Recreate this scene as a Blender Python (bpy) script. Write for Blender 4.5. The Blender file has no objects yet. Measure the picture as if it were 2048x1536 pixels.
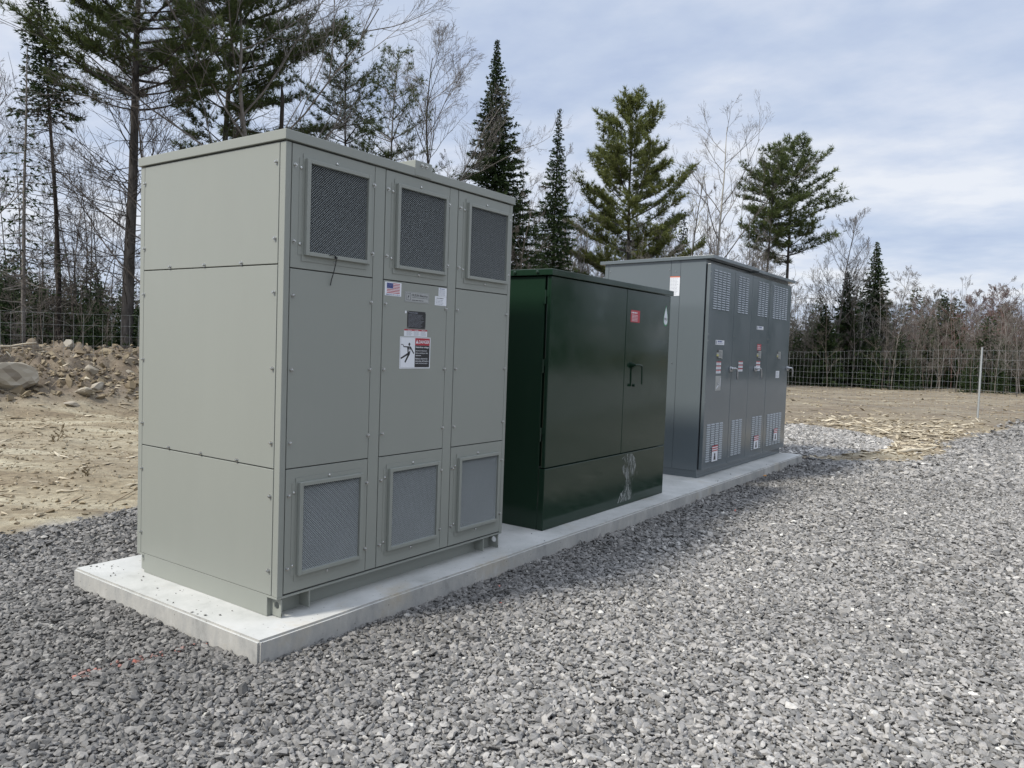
import bpy, math, random
import numpy as np
from mathutils import Vector, Matrix
R = math.radians
random.seed(7)
sc = bpy.context.scene

# ---------------------------------------------------------------- camera
cam = bpy.data.objects.new('camera', bpy.data.cameras.new('camera'))
sc.collection.objects.link(cam); sc.camera = cam
rt = Vector((0.57911738, -0.81449469, 0.03494953)); up = Vector((0.02000477, 0.05705465, 0.99817061)); fw = Vector((0.81499869, 0.57735879, -0.04933511))
CAM = Vector((-2.6072, -3.3208, 1.4945))
m = Matrix((rt, up, -fw)).transposed().to_4x4(); m.translation = CAM
cam.matrix_world = m
cam.data.sensor_width = 36; cam.data.lens = 36 * 1554.2 / 2048
cam.data.clip_start = 0.05; cam.data.clip_end = 2000

# ---------------------------------------------------------------- light
SUN = Vector((-0.85, 0.38, 1.0)).normalized()          # towards the sun
elev = math.asin(SUN.z); az = math.atan2(SUN.x, SUN.y)
sun = bpy.data.objects.new('sun', bpy.data.lights.new('sun', 'SUN'))
sun.data.energy = 3.6; sun.data.angle = R(8); sun.data.color = (1.0, 0.95, 0.86)
sun.rotation_euler = (-SUN).to_track_quat('-Z', 'Y').to_euler()
sc.collection.objects.link(sun)
w = bpy.data.worlds.new("World"); sc.world = w; w.use_nodes = True
nt = w.node_tree; nt.nodes.clear(); N = nt.nodes; L = nt.links
def nd(nt, t, **k):
    n = nt.nodes.new(t)
    for a, b in k.items():
        if a.startswith('i_'): n.inputs[int(a[2:])].default_value = b
        else: setattr(n, a, b)
    return n
def ramp(nt, stops, interp='LINEAR'):
    n = nt.nodes.new('ShaderNodeValToRGB'); cr = n.color_ramp; cr.interpolation = interp
    while len(cr.elements) < len(stops): cr.elements.new(0.5)
    for e, (p, c) in zip(cr.elements, stops):
        e.position = p; e.color = (c, c, c, 1) if isinstance(c, (int, float)) else (*c, 1)
    return n
sky = nd(nt, 'ShaderNodeTexSky', sky_type='NISHITA', sun_disc=False, sun_elevation=elev, sun_rotation=az, air_density=1.0, dust_density=1.5)
tc = nd(nt, 'ShaderNodeTexCoord')
sep = nd(nt, 'ShaderNodeSeparateXYZ'); L.new(tc.outputs['Generated'], sep.inputs[0])
zz = nd(nt, 'ShaderNodeMath', operation='MAXIMUM'); L.new(sep.outputs[2], zz.inputs[0]); zz.inputs[1].default_value = 0.0
za = nd(nt, 'ShaderNodeMath', operation='ADD'); L.new(zz.outputs[0], za.inputs[0]); za.inputs[1].default_value = 0.16
dx = nd(nt, 'ShaderNodeMath', operation='DIVIDE'); L.new(sep.outputs[0], dx.inputs[0]); L.new(za.outputs[0], dx.inputs[1])
dy = nd(nt, 'ShaderNodeMath', operation='DIVIDE'); L.new(sep.outputs[1], dy.inputs[0]); L.new(za.outputs[0], dy.inputs[1])
cv = nd(nt, 'ShaderNodeCombineXYZ'); L.new(dx.outputs[0], cv.inputs[0]); L.new(dy.outputs[0], cv.inputs[1])
mp = nd(nt, 'ShaderNodeMapping'); L.new(cv.outputs[0], mp.inputs[0]); mp.inputs[2].default_value = (0, 0, R(25)); mp.inputs[3].default_value = (0.9, 0.7, 1)
n1 = nd(nt, 'ShaderNodeTexNoise'); L.new(mp.outputs[0], n1.inputs['Vector']); n1.inputs['Scale'].default_value = 1.1; n1.inputs['Detail'].default_value = 6; n1.inputs['Roughness'].default_value = 0.5; n1.inputs['Distortion'].default_value = 0.4
n2 = nd(nt, 'ShaderNodeTexNoise'); L.new(mp.outputs[0], n2.inputs['Vector']); n2.inputs['Scale'].default_value = 5.5; n2.inputs['Detail'].default_value = 5; n2.inputs['Roughness'].default_value = 0.55
nm = nd(nt, 'ShaderNodeMix', data_type='FLOAT'); nm.inputs[0].default_value = 0.32; L.new(n1.outputs[0], nm.inputs[2]); L.new(n2.outputs[0], nm.inputs[3])
cr = ramp(nt, [(0.33, (0.46, 0.55, 0.75)), (0.43, (0.56, 0.645, 0.81)), (0.50, (0.66, 0.725, 0.86)), (0.60, (0.84, 0.87, 0.935))])
L.new(nm.outputs[0], cr.inputs[0])
skm = nd(nt, 'ShaderNodeVectorMath', operation='SCALE'); L.new(sky.outputs[0], skm.inputs[0]); skm.inputs['Scale'].default_value = 0.10
mx = nd(nt, 'ShaderNodeMix', data_type='RGBA'); mx.inputs[0].default_value = 0.88
L.new(skm.outputs[0], mx.inputs[6]); L.new(cr.outputs[0], mx.inputs[7])
hi = nd(nt, 'ShaderNodeMapRange', interpolation_type='SMOOTHSTEP'); L.new(sep.outputs[2], hi.inputs[0])   # thin cloud is brightest high up
hi.inputs[1].default_value = 0.42; hi.inputs[2].default_value = 0.95; hi.inputs[3].default_value = 1.06; hi.inputs[4].default_value = 2.0
hm = nd(nt, 'ShaderNodeVectorMath', operation='SCALE'); L.new(mx.outputs[2], hm.inputs[0]); L.new(hi.outputs[0], hm.inputs['Scale'])
bg = nd(nt, 'ShaderNodeBackground'); L.new(hm.outputs[0], bg.inputs[0]); bg.inputs[1].default_value = 1.0
wo = nd(nt, 'ShaderNodeOutputWorld'); L.new(bg.outputs[0], wo.inputs[0])
sc.view_settings.view_transform = 'Standard'; sc.view_settings.look = 'None'; sc.view_settings.exposure = 0.0; sc.view_settings.gamma = 1
sc.view_settings.use_curve_mapping = False

# ---------------------------------------------------------------- materials
MATS = {}
def newmat(name):
    ma = bpy.data.materials.new(name); ma.use_nodes = True; MATS[name] = ma
    return ma, ma.node_tree, ma.node_tree.nodes['Principled BSDF']
def coords(nt, scale=None):
    t = nd(nt, 'ShaderNodeTexCoord'); 
    if scale is None: return t.outputs['Object']
    mp = nd(nt, 'ShaderNodeMapping'); nt.links.new(t.outputs['Object'], mp.inputs[0]); mp.inputs[3].default_value = scale
    return mp.outputs[0]
def noise(nt, sc_, det=4, rough=0.5, vec=None):
    n = nd(nt, 'ShaderNodeTexNoise'); n.inputs['Scale'].default_value = sc_; n.inputs['Detail'].default_value = det; n.inputs['Roughness'].default_value = rough
    nt.links.new(vec if vec is not None else coords(nt), n.inputs['Vector']); return n.outputs[0]
def plain(name, col, rough=0.5, metal=0.0, var=0.06, coat=0.0):
    ma, nt, b = newmat(name)
    r = ramp(nt, [(0.3, tuple(c * (1 - var) for c in col)), (0.7, tuple(c * (1 + var) for c in col))])
    nt.links.new(noise(nt, 3.0), r.inputs[0]); nt.links.new(r.outputs[0], b.inputs['Base Color'])
    b.inputs['Roughness'].default_value = rough; b.inputs['Metallic'].default_value = metal; b.inputs['Coat Weight'].default_value = coat
    return ma
def paint(name, col, rough, coat=0.0, dust=0.12, streak=0.05, wave=0.0, spec=0.5):
    ma, nt, b = newmat(name); lk = nt.links; b.inputs['Specular IOR Level'].default_value = spec
    r = ramp(nt, [(0.25, tuple(c * (1 - streak) for c in col)), (0.75, tuple(c * (1 + streak) for c in col))])
    lk.new(noise(nt, 1.3, 5, 0.6, coords(nt, (1, 1, 0.25))), r.inputs[0])
    # dust film, faint speckle
    dn = ramp(nt, [(0.52, 0.0), (0.75, dust)]); lk.new(noise(nt, 5.0, 8, 0.7, coords(nt, (1, 1, 0.5))), dn.inputs[0])
    mx = nd(nt, 'ShaderNodeMix', data_type='RGBA'); lk.new(dn.outputs[0], mx.inputs[0]); lk.new(r.outputs[0], mx.inputs[6]); mx.inputs[7].default_value = (0.42, 0.41, 0.37, 1)
    lk.new(mx.outputs[2], b.inputs['Base Color'])
    rr = ramp(nt, [(0.3, max(rough - 0.06, 0.02)), (0.75, rough + 0.1)]); lk.new(noise(nt, 2.2, 6, 0.65), rr.inputs[0]); lk.new(rr.outputs[0], b.inputs['Roughness'])
    b.inputs['Coat Weight'].default_value = coat; b.inputs['Coat Roughness'].default_value = 0.06
    bp = nd(nt, 'ShaderNodeBump'); bp.inputs['Strength'].default_value = 0.05; bp.inputs['Distance'].default_value = 0.001
    lk.new(noise(nt, 420.0, 1), bp.inputs['Height'])
    last = bp
    if wave:
        b2 = nd(nt, 'ShaderNodeBump'); b2.inputs['Strength'].default_value = 1.0; b2.inputs['Distance'].default_value = wave
        lk.new(noise(nt, 1.6, 1.5, 0.4), b2.inputs['Height']); lk.new(bp.outputs[0], b2.inputs['Normal']); last = b2
    lk.new(last.outputs[0], b.inputs['Normal'])
    return ma
M1 = paint('beige_grey_paint', (0.268, 0.281, 0.250), 0.40, dust=0.05, streak=0.035, wave=0.0006)
M1D = paint('shaded_inner_steel', (0.06, 0.062, 0.058), 0.6)  # darkened so the shade of the deep panel seams is in the colour
M2 = paint('green_paint', (0.011, 0.030, 0.017), 0.10, coat=0.0, dust=0.006, spec=0.42, wave=0.0025)
M3 = paint('grey_paint', (0.126, 0.148, 0.158), 0.18, coat=0.15, dust=0.0, streak=0.015, wave=0.0012)
M_BLACK = plain('dark_interior', (0.01, 0.011, 0.012), 0.8)
M_MESH = plain('painted_mesh', (0.42, 0.45, 0.44), 0.4)
M_SCREW = plain('zinc_screw', (0.50, 0.50, 0.48), 0.25, metal=0.9)
M_CHROME = plain('cast_handle', (0.52, 0.53, 0.54), 0.28, metal=0.85)
M_WHITE = plain('white_vinyl', (0.74, 0.76, 0.79), 0.4, var=0.03)
M_RED = plain('red_vinyl', (0.42, 0.03, 0.045), 0.4)
M_BLK = plain('black_vinyl', (0.018, 0.018, 0.02), 0.4)
M_BLUE = plain('navy_vinyl', (0.045, 0.065, 0.22), 0.4)
M_GREY = plain('grey_print', (0.30, 0.32, 0.36), 0.5)
M_ALU = plain('brushed_plate', (0.40, 0.41, 0.40), 0.35, metal=0.3)
M_GRN = plain('green_vinyl', (0.02, 0.22, 0.07), 0.4)
M_YEL = plain('yellow_print', (0.45, 0.42, 0.12), 0.45)
M_ORG = plain('orange_vinyl', (0.65, 0.15, 0.06), 0.45)
M_RUBBER = plain('black_cable', (0.012, 0.012, 0.013), 0.5)
M_GALV = plain('galvanised_wire', (0.33, 0.35, 0.35), 0.5, metal=0.3)
M_POLE = plain('galvanised_post', (0.40, 0.42, 0.42), 0.45, metal=0.25)

# concrete
ma, nt, b = newmat('concrete'); lk = nt.links; M_CONC = ma
g = nd(nt, 'ShaderNodeNewGeometry'); sp = nd(nt, 'ShaderNodeSeparateXYZ'); lk.new(g.outputs['Normal'], sp.inputs[0])
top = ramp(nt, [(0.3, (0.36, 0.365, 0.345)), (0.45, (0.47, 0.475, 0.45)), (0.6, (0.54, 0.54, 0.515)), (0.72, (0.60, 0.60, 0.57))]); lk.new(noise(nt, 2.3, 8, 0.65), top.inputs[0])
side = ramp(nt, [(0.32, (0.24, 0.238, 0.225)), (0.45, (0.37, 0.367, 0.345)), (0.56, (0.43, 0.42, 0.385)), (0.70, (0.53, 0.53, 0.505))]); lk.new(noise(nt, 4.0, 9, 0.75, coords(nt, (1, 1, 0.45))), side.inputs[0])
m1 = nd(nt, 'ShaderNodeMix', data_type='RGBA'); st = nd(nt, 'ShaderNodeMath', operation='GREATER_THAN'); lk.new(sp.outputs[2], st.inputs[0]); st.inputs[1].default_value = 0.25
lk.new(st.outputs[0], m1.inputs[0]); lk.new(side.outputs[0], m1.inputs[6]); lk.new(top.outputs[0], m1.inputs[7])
stn = ramp(nt, [(0.56, 0.0), (0.70, 0.5)]); lk.new(noise(nt, 1.9, 8, 0.68), stn.inputs[0])
m2 = nd(nt, 'ShaderNodeMix', data_type='RGBA'); lk.new(stn.outputs[0], m2.inputs[0]); lk.new(m1.outputs[2], m2.inputs[6]); m2.inputs[7].default_value = (0.44, 0.37, 0.25, 1)
pit = nd(nt, 'ShaderNodeTexVoronoi'); pit.inputs['Scale'].default_value = 22; lk.new(coords(nt), pit.inputs['Vector'])
pr = ramp(nt, [(0.05, 1.0), (0.11, 0.0)]); lk.new(pit.outputs['Distance'], pr.inputs[0])
m3 = nd(nt, 'ShaderNodeMix', data_type='RGBA'); lk.new(pr.outputs[0], m3.inputs[0]); lk.new(m2.outputs[2], m3.inputs[6]); m3.inputs[7].default_value = (0.17, 0.16, 0.14, 1)
lk.new(m3.outputs[2], b.inputs['Base Color']); b.inputs['Roughness'].default_value = 0.85
bp = nd(nt, 'ShaderNodeBump'); bp.inputs['Strength'].default_value = 0.5; bp.inputs['Distance'].default_value = 0.004; lk.new(noise(nt, 30, 8, 0.7), bp.inputs['Height']); lk.new(bp.outputs[0], b.inputs['Normal'])

def attr(nt, name):
    a = nd(nt, 'ShaderNodeAttribute'); a.attribute_name = name; return a
# gravel stones
ma, nt, b = newmat('crushed_stone'); lk = nt.links; M_STONE = ma
a = attr(nt, 'rnd'); cr = ramp(nt, [(0.0, (0.085, 0.082, 0.077)), (0.3, (0.175, 0.170, 0.160)), (0.6, (0.262, 0.25, 0.233)), (0.85, (0.35, 0.336, 0.312)), (0.965, (0.44, 0.423, 0.39)), (1.0, (0.55, 0.53, 0.48))])
lk.new(a.outputs['Fac'], cr.inputs[0])
d = attr(nt, 'tone'); mm = nd(nt, 'ShaderNodeVectorMath', operation='SCALE'); lk.new(cr.outputs[0], mm.inputs[0]); lk.new(d.outputs['Fac'], mm.inputs['Scale'])
t = attr(nt, 'tint'); mt = nd(nt, 'ShaderNodeMix', data_type='RGBA'); lk.new(t.outputs['Fac'], mt.inputs[0]); lk.new(mm.outputs[0], mt.inputs[6]); mt.inputs[7].default_value = (0.60, 0.13, 0.075, 1)
nn = ramp(nt, [(0.3, 0.82), (0.7, 1.18)]); lk.new(noise(nt, 90, 4, 0.6), nn.inputs[0])
m5 = nd(nt, 'ShaderNodeVectorMath', operation='MULTIPLY'); lk.new(mt.outputs[2], m5.inputs[0]); lk.new(nn.outputs[0], m5.inputs[1])
lk.new(m5.outputs[0], b.inputs['Base Color']); b.inputs['Roughness'].default_value = 0.72
# ground
ma, nt, b = newmat('earth'); lk = nt.links; M_EARTH = ma
cw = coords(nt); _m1 = nd(nt, 'ShaderNodeMapping'); lk.new(cw, _m1.inputs[0]); _m1.inputs[2].default_value = (0, 0, R(54)); _m2 = nd(nt, 'ShaderNodeMapping'); lk.new(_m1.outputs[0], _m2.inputs[0]); _m2.inputs[3].default_value = (0.28, 1.5, 1); cs = _m2.outputs[0]
dr = ramp(nt, [(0.30, (0.11, 0.078, 0.045)), (0.43, (0.225, 0.18, 0.115)), (0.54, (0.33, 0.285, 0.195)), (0.68, (0.47, 0.43, 0.315))]); lk.new(noise(nt, 1.1, 9, 0.68, cs), dr.inputs[0])
fine = ramp(nt, [(0.3, 0.62), (0.7, 1.3)]); lk.new(noise(nt, 14, 7, 0.7), fine.inputs[0])
md = nd(nt, 'ShaderNodeVectorMath', operation='MULTIPLY'); lk.new(dr.outputs[0], md.inputs[0]); lk.new(fine.outputs[0], md.inputs[1])
br = ramp(nt, [(0.3, (0.085, 0.065, 0.045)), (0.55, (0.18, 0.145, 0.105)), (0.75, (0.32, 0.275, 0.205))]); lk.new(noise(nt, 3.0, 9, 0.75), br.inputs[0])
bm = attr(nt, 'berm'); mb = nd(nt, 'ShaderNodeMix', data_type='RGBA'); lk.new(bm.outputs['Fac'], mb.inputs[0]); lk.new(md.outputs[0], mb.inputs[6]); lk.new(br.outputs[0], mb.inputs[7])
vo = nd(nt, 'ShaderNodeTexVoronoi'); vo.inputs['Scale'].default_value = 30; lk.new(cw, vo.inputs['Vector'])
vr = nd(nt, 'ShaderNodeSeparateColor'); lk.new(vo.outputs['Color'], vr.inputs[0])
gr = ramp(nt, [(0.0, (0.12, 0.118, 0.113)), (0.6, (0.25, 0.246, 0.237)), (1.0, (0.42, 0.41, 0.39))]); lk.new(vr.outputs[0], gr.inputs[0])
dm = attr(nt, 'dirt'); mg = nd(nt, 'ShaderNodeMix', data_type='RGBA'); lk.new(dm.outputs['Fac'], mg.inputs[0]); lk.new(gr.outputs[0], mg.inputs[6]); lk.new(mb.outputs[2], mg.inputs[7])
lk.new(mg.outputs[2], b.inputs['Base Color']); b.inputs['Roughness'].default_value = 0.95
bp = nd(nt, 'ShaderNodeBump'); bp.inputs['Strength'].default_value = 0.9; bp.inputs['Distance'].default_value = 0.03; lk.new(noise(nt, 9, 9, 0.75), bp.inputs['Height']); lk.new(bp.outputs[0], b.inputs['Normal'])
def ramped(name, stops, rough=0.9, at='rnd', trans=0.0):
    ma, nt, b = newmat(name); a = attr(nt, at); cr = ramp(nt, stops); nt.links.new(a.outputs['Fac'], cr.inputs[0]); nt.links.new(cr.outputs[0], b.inputs['Base Color'])
    b.inputs['Roughness'].default_value = rough; b.inputs['Specular IOR Level'].default_value = 0.2
    if trans:
        tr = nd(nt, 'ShaderNodeBsdfTranslucent'); nt.links.new(cr.outputs[0], tr.inputs[0]); mxs = nd(nt, 'ShaderNodeMixShader'); mxs.inputs[0].default_value = trans
        nt.links.new(b.outputs[0], mxs.inputs[1]); nt.links.new(tr.outputs[0], mxs.inputs[2]); nt.links.new(mxs.outputs[0], nt.nodes['Material Output'].inputs[0])
    return ma
M_ROCK = ramped('field_stone', [(0, (0.13, 0.105, 0.078)), (0.5, (0.33, 0.295, 0.235)), (1, (0.50, 0.47, 0.40))])
M_CHIP = ramped('split_wood', [(0, (0.14, 0.10, 0.065)), (0.5, (0.34, 0.285, 0.20)), (1, (0.56, 0.50, 0.38))])
M_CLOD = ramped('soil_clods', [(0, (0.13, 0.10, 0.065)), (0.5, (0.30, 0.25, 0.17)), (1, (0.46, 0.41, 0.30))])
M_SPR = ramped('spruce_needles', [(0, (0.018, 0.034, 0.014)), (0.6, (0.036, 0.062, 0.024)), (1, (0.072, 0.10, 0.036))], 0.7, trans=0.15)
M_PIN = ramped('pine_needles', [(0, (0.06, 0.078, 0.026)), (0.6, (0.15, 0.172, 0.054)), (1, (0.27, 0.28, 0.09))], 0.65, trans=0.25)
M_PIN2 = ramped('dark_pine_needles', [(0, (0.045, 0.068, 0.026)), (0.6, (0.092, 0.12, 0.042)), (1, (0.17, 0.19, 0.062))], 0.65, trans=0.25)
def bark(name, c1, c2, s=9):
    ma, nt, b = newmat(name); cr = ramp(nt, [(0.35, c1), (0.65, c2)]); nt.links.new(noise(nt, s, 6, 0.7, coords(nt, (1, 1, 0.3))), cr.inputs[0]); nt.links.new(cr.outputs[0], b.inputs['Base Color']); b.inputs['Roughness'].default_value = 0.95
    b.inputs['Specular IOR Level'].default_value = 0.15
    return ma
B_PINE = bark('pine_bark', (0.040, 0.037, 0.034), (0.11, 0.10, 0.092))
B_DARK = bark('spruce_bark', (0.028, 0.024, 0.021), (0.07, 0.06, 0.052))
B_GREY = bark('maple_bark', (0.12, 0.11, 0.10), (0.24, 0.22, 0.20))
B_PALE = bark('aspen_bark', (0.26, 0.25, 0.22), (0.46, 0.44, 0.40), 4)
B_RED = bark('budding_twigs', (0.13, 0.082, 0.072), (0.21, 0.145, 0.13))
B_BRN = bark('alder_twigs', (0.075, 0.065, 0.056), (0.15, 0.13, 0.115))
B_OLV = bark('catkin_twigs', (0.20, 0.18, 0.11), (0.36, 0.33, 0.22))

# ---------------------------------------------------------------- helpers
COL = sc.collection
def props(o, label=None, cat=None, group=None, kind=None):
    for k, v in (('label', label), ('category', cat), ('group', group), ('kind', kind)):
        if v: o[k] = v
    return o
def thing(name, loc, label, cat, group=None):
    o = bpy.data.objects.new(name, None); o.location = loc; COL.objects.link(o); o.empty_display_size = 0.2
    return props(o, label, cat, group)
def np_mesh(name, V, F, mats, fattr=None, vattr=None, smooth=False):
    me = bpy.data.meshes.new(name); V = np.asarray(V, np.float32); F = np.asarray(F, np.int32); k = F.shape[1]
    me.vertices.add(len(V)); me.vertices.foreach_set('co', V.ravel())
    me.loops.add(F.size); me.loops.foreach_set('vertex_index', F.ravel())
    me.polygons.add(len(F)); me.polygons.foreach_set('loop_start', np.arange(0, F.size, k, dtype=np.int32))
    for ma in (mats if isinstance(mats, list) else [mats]): me.materials.append(ma)
    for dct, dom in ((fattr, 'FACE'), (vattr, 'POINT')):
        if dct:
            for n_, arr in dct.items():
                at = me.attributes.new(n_, 'FLOAT', dom); at.data.foreach_set('value', np.asarray(arr, np.float32).ravel())
    me.polygons.foreach_set('use_smooth', np.full(len(F), smooth)); me.update(calc_edges=True)
    return me
def link(name, me, parent=None, loc=None):
    o = bpy.data.objects.new(name, me); COL.objects.link(o)
    if parent is not None: o.parent = parent
    if loc is not None: o.location = loc
    return o
class MB:
    def __init__(s): s.v = []; s.f = []; s.m = []
    def add(s, v, f, mi=0):
        n = len(s.v); s.v += [tuple(p) for p in v]; s.f += [tuple(i + n for i in q) for q in f]; s.m += [mi] * len(f); return s
    def box(s, x0, x1, y0, y1, z0, z1, mi=0, bev=0.0):
        if x1 < x0: x0, x1 = x1, x0
        if y1 < y0: y0, y1 = y1, y0
        if z1 < z0: z0, z1 = z1, z0
        if bev <= 0:
            v = [(x, y, z) for x in (x0, x1) for y in (y0, y1) for z in (z0, z1)]
            return s.add(v, [(0, 1, 3, 2), (4, 6, 7, 5), (0, 4, 5, 1), (2, 3, 7, 6), (0, 2, 6, 4), (1, 5, 7, 3)], mi)
        import bmesh
        b = bmesh.new(); bmesh.ops.create_cube(b, size=1)
        for q in b.verts: q.co = Vector(((x0 + x1) / 2 + q.co.x * (x1 - x0), (y0 + y1) / 2 + q.co.y * (y1 - y0), (z0 + z1) / 2 + q.co.z * (z1 - z0)))
        bmesh.ops.bevel(b, geom=list(b.edges), offset=bev, segments=2, affect='EDGES', profile=0.5, clamp_overlap=True)
        b.verts.index_update()
        s.add([tuple(q.co) for q in b.verts], [[q.index for q in f.verts] for f in b.faces], mi); b.free(); return s
    def tube(s, pts, r, n=8, mi=0, caps=True):
        pts = [Vector(p) for p in pts]; rs = r if isinstance(r, (list, tuple)) else [r] * len(pts); v = []; f = []
        pa = None
        for i, p in enumerate(pts):
            t = (pts[min(i + 1, len(pts) - 1)] - pts[max(i - 1, 0)]).normalized()
            if pa is None: pa = t.orthogonal().normalized()
            else: pa = (pa - t * pa.dot(t)).normalized()
            pb = t.cross(pa)
            for k in range(n):
                a = 2 * math.pi * k / n; v.append(p + (pa * math.cos(a) + pb * math.sin(a)) * rs[i])
        for i in range(len(pts) - 1):
            for k in range(n):
                k2 = (k + 1) % n; f.append((i * n + k, i * n + k2, (i + 1) * n + k2, (i + 1) * n + k))
        if caps: f.append(tuple(range(n - 1, -1, -1))); f.append(tuple((len(pts) - 1) * n + k for k in range(n)))
        return s.add(v, f, mi)
    def build(s, name, mats, parent=None, smooth=False, loc=None):
        me = bpy.data.meshes.new(name); me.from_pydata(s.v, [], s.f)
        for ma in (mats if isinstance(mats, list) else [mats]): me.materials.append(ma)
        me.polygons.foreach_set('material_index', s.m)
        if smooth: me.polygons.foreach_set('use_smooth', [True] * len(s.f))
        me.update(); return link(name, me, parent, loc)
def text_geo(body, h, w=None, bold=0.0):
    cu = bpy.data.curves.new('t', 'FONT'); cu.body = body; cu.size = 1; cu.resolution_u = 2; cu.offset = bold
    ob = bpy.data.objects.new('t', cu); me = bpy.data.meshes.new_from_object(ob)
    v = np.array([tuple(q.co) for q in me.vertices]) if len(me.vertices) else np.zeros((0, 3)); f = [tuple(p.vertices) for p in me.polygons]
    bpy.data.objects.remove(ob); bpy.data.curves.remove(cu); bpy.data.meshes.remove(me)
    if len(v) == 0: return [], []
    v[:, 0] -= v[:, 0].min(); mn = min(v[:, 1].min(), 0); v[:, 1] -= mn
    s = h / v[:, 1].max(); v *= s
    if w: v[:, 0] *= w / v[:, 0].max()
    return v, f
def lettering(body, x, z, h, y, w=None, bold=0.0, mb=None, mi=0):
    """text on a face looking to -Y: lower left corner at x, z"""
    v, f = text_geo(body, h, w, bold); mb = mb or MB()
    mb.add([(x + p[0], y, z + p[1]) for p in v], f, mi); return mb
def smoothstep(t): t = np.clip(t, 0, 1); return t * t * (3 - 2 * t)
_rg = np.random.default_rng(11); _lat = _rg.random((256, 256)).astype(np.float32)
def vnoise(x, y):
    xi = np.floor(x).astype(int); yi = np.floor(y).astype(int); fx = x - xi; fy = y - yi; fx = fx * fx * (3 - 2 * fx); fy = fy * fy * (3 - 2 * fy)
    a = _lat[xi & 255, yi & 255]; b_ = _lat[(xi + 1) & 255, yi & 255]; c = _lat[xi & 255, (yi + 1) & 255]; e = _lat[(xi + 1) & 255, (yi + 1) & 255]
    return (a * (1 - fx) + b_ * fx) * (1 - fy) + (c * (1 - fx) + e * fx) * fy - 0.5
def fbm(x, y, s, o=4):
    r = 0; a = 1
    for i in range(o): r = r + a * vnoise(x * s + 17.3 * i, y * s + 5.1 * i); s *= 2.07; a *= 0.5
    return r

# ---------------------------------------------------------------- ground
MAIN = [(-60, 2.9), (-6, 3.0), (-3, 3.15), (-.1, 3.3), (.5, 3.4), (1.2, 3.55), (2.5, 3.75), (6, 3.9), (9.3, 3.7), (9.5, 1.0), (9.75, .1), (10.1, -.55), (10.88, -1.45), (12.4, -1.75), (14.8, -1.62), (21.5, -2.5), (30, -3.4), (45, -5.5), (60, -9), (70, -60), (-60, -60)]
TONG = [(9.4, 3.6), (11, 3.3), (13.5, 2.6), (15.87, 1.6), (15.4, .3), (14.3, -.6), (12.4, -.88), (10.9, -.55), (10.2, .05), (9.5, .9)]
def inpoly(x, y, poly):
    r = np.zeros(x.shape, bool); n = len(poly); j = n - 1
    for i in range(n):
        xi, yi = poly[i]; xj, yj = poly[j]
        c = ((yi > y) != (yj > y)) & (x < (xj - xi) * (y - yi) / (yj - yi + 1e-12) + xi); r ^= c; j = i
    return r
def is_gravel(x, y, wob=0.22):
    xx = x + wob * fbm(x, y, 1.7, 3); yy = y + wob * fbm(x + 40, y + 9, 1.9, 3)
    return inpoly(xx, yy, MAIN), inpoly(xx, yy, TONG)
def berm_h(x, y):
    t = y + 0.11 * x
    h = smoothstep((t - 11.5 - 0.12 * (5 - x) * (x < 5)) / 3.9) * (1 - smoothstep((t - 17.4) / 3.0)) * (1 - smoothstep((x - 12) / 5))
    return h
def gz(x, y, mask=None):
    x = np.asarray(x, float); y = np.asarray(y, float)
    b_ = berm_h(x, y)
    al = x * .58 - y * .81; ac = x * .81 + y * .58      # machine tracks run across the yard
    rough = 0.09 * fbm(x, y, 0.7, 3) + 0.05 * fbm(al * .5, ac * 1.5, 2.2, 4) + .05 * np.maximum(fbm(al * .35, ac * 1.1, 1.6, 3) - .15, 0)
    if mask is None:
        a_, c_ = is_gravel(x, y); mask = ~(a_ | c_) * 1.0
    z = -0.125 + mask * (rough + 0.012) + b_ * 1.02 + b_ * (0.45 * np.abs(fbm(x, y, 1.3, 4)) + 0.40 * fbm(x, y, 4.0, 3) - 0.05)
    far = smoothstep((np.hypot(x, y) - 30) / 30) * 0.35 * fbm(x, y, 0.08, 2)
    return z + far * mask
def axis(lo, d0, d1, hi, s, gfac=1.09):
    a = list(np.arange(d0, d1, s)); st = s; p = d0; lft = []
    while p > lo: st *= gfac; p -= st; lft.append(p)
    st = s; p = a[-1]; rg = []
    while p < hi: st *= gfac; p += st; rg.append(p)
    return np.array(lft[::-1] + a + rg)
ax_ = axis(-320, -4, 15, 420, 0.075, 1.035); ay_ = axis(-320, -2.5, 17, 420, 0.075, 1.045)
X, Y = np.meshgrid(ax_, ay_, indexing='ij'); a_, c_ = is_gravel(X, Y); mk = 1.0 - (a_ | c_)
for _ in range(2): mk[1:-1, 1:-1] = (mk[1:-1, 1:-1] * 2 + mk[2:, 1:-1] + mk[:-2, 1:-1] + mk[1:-1, 2:] + mk[1:-1, :-2]) / 6
Z = gz(X, Y, mk); nx, ny = X.shape
idx = np.arange(nx * ny).reshape(nx, ny)
F = np.stack([idx[:-1, :-1], idx[1:, :-1], idx[1:, 1:], idx[:-1, 1:]], -1).reshape(-1, 4)
gme = np_mesh('ground', np.stack([X, Y, Z], -1).reshape(-1, 3), F, M_EARTH, vattr={'dirt': mk, 'berm': np.clip(np.maximum(berm_h(X, Y) * 3.0, .55 * smoothstep((X - 8) / 3) + .5 * (fbm(X, Y, .5, 3) + .1)), 0, 1)}, smooth=True)
props(link('ground', gme), kind='structure')

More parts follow.
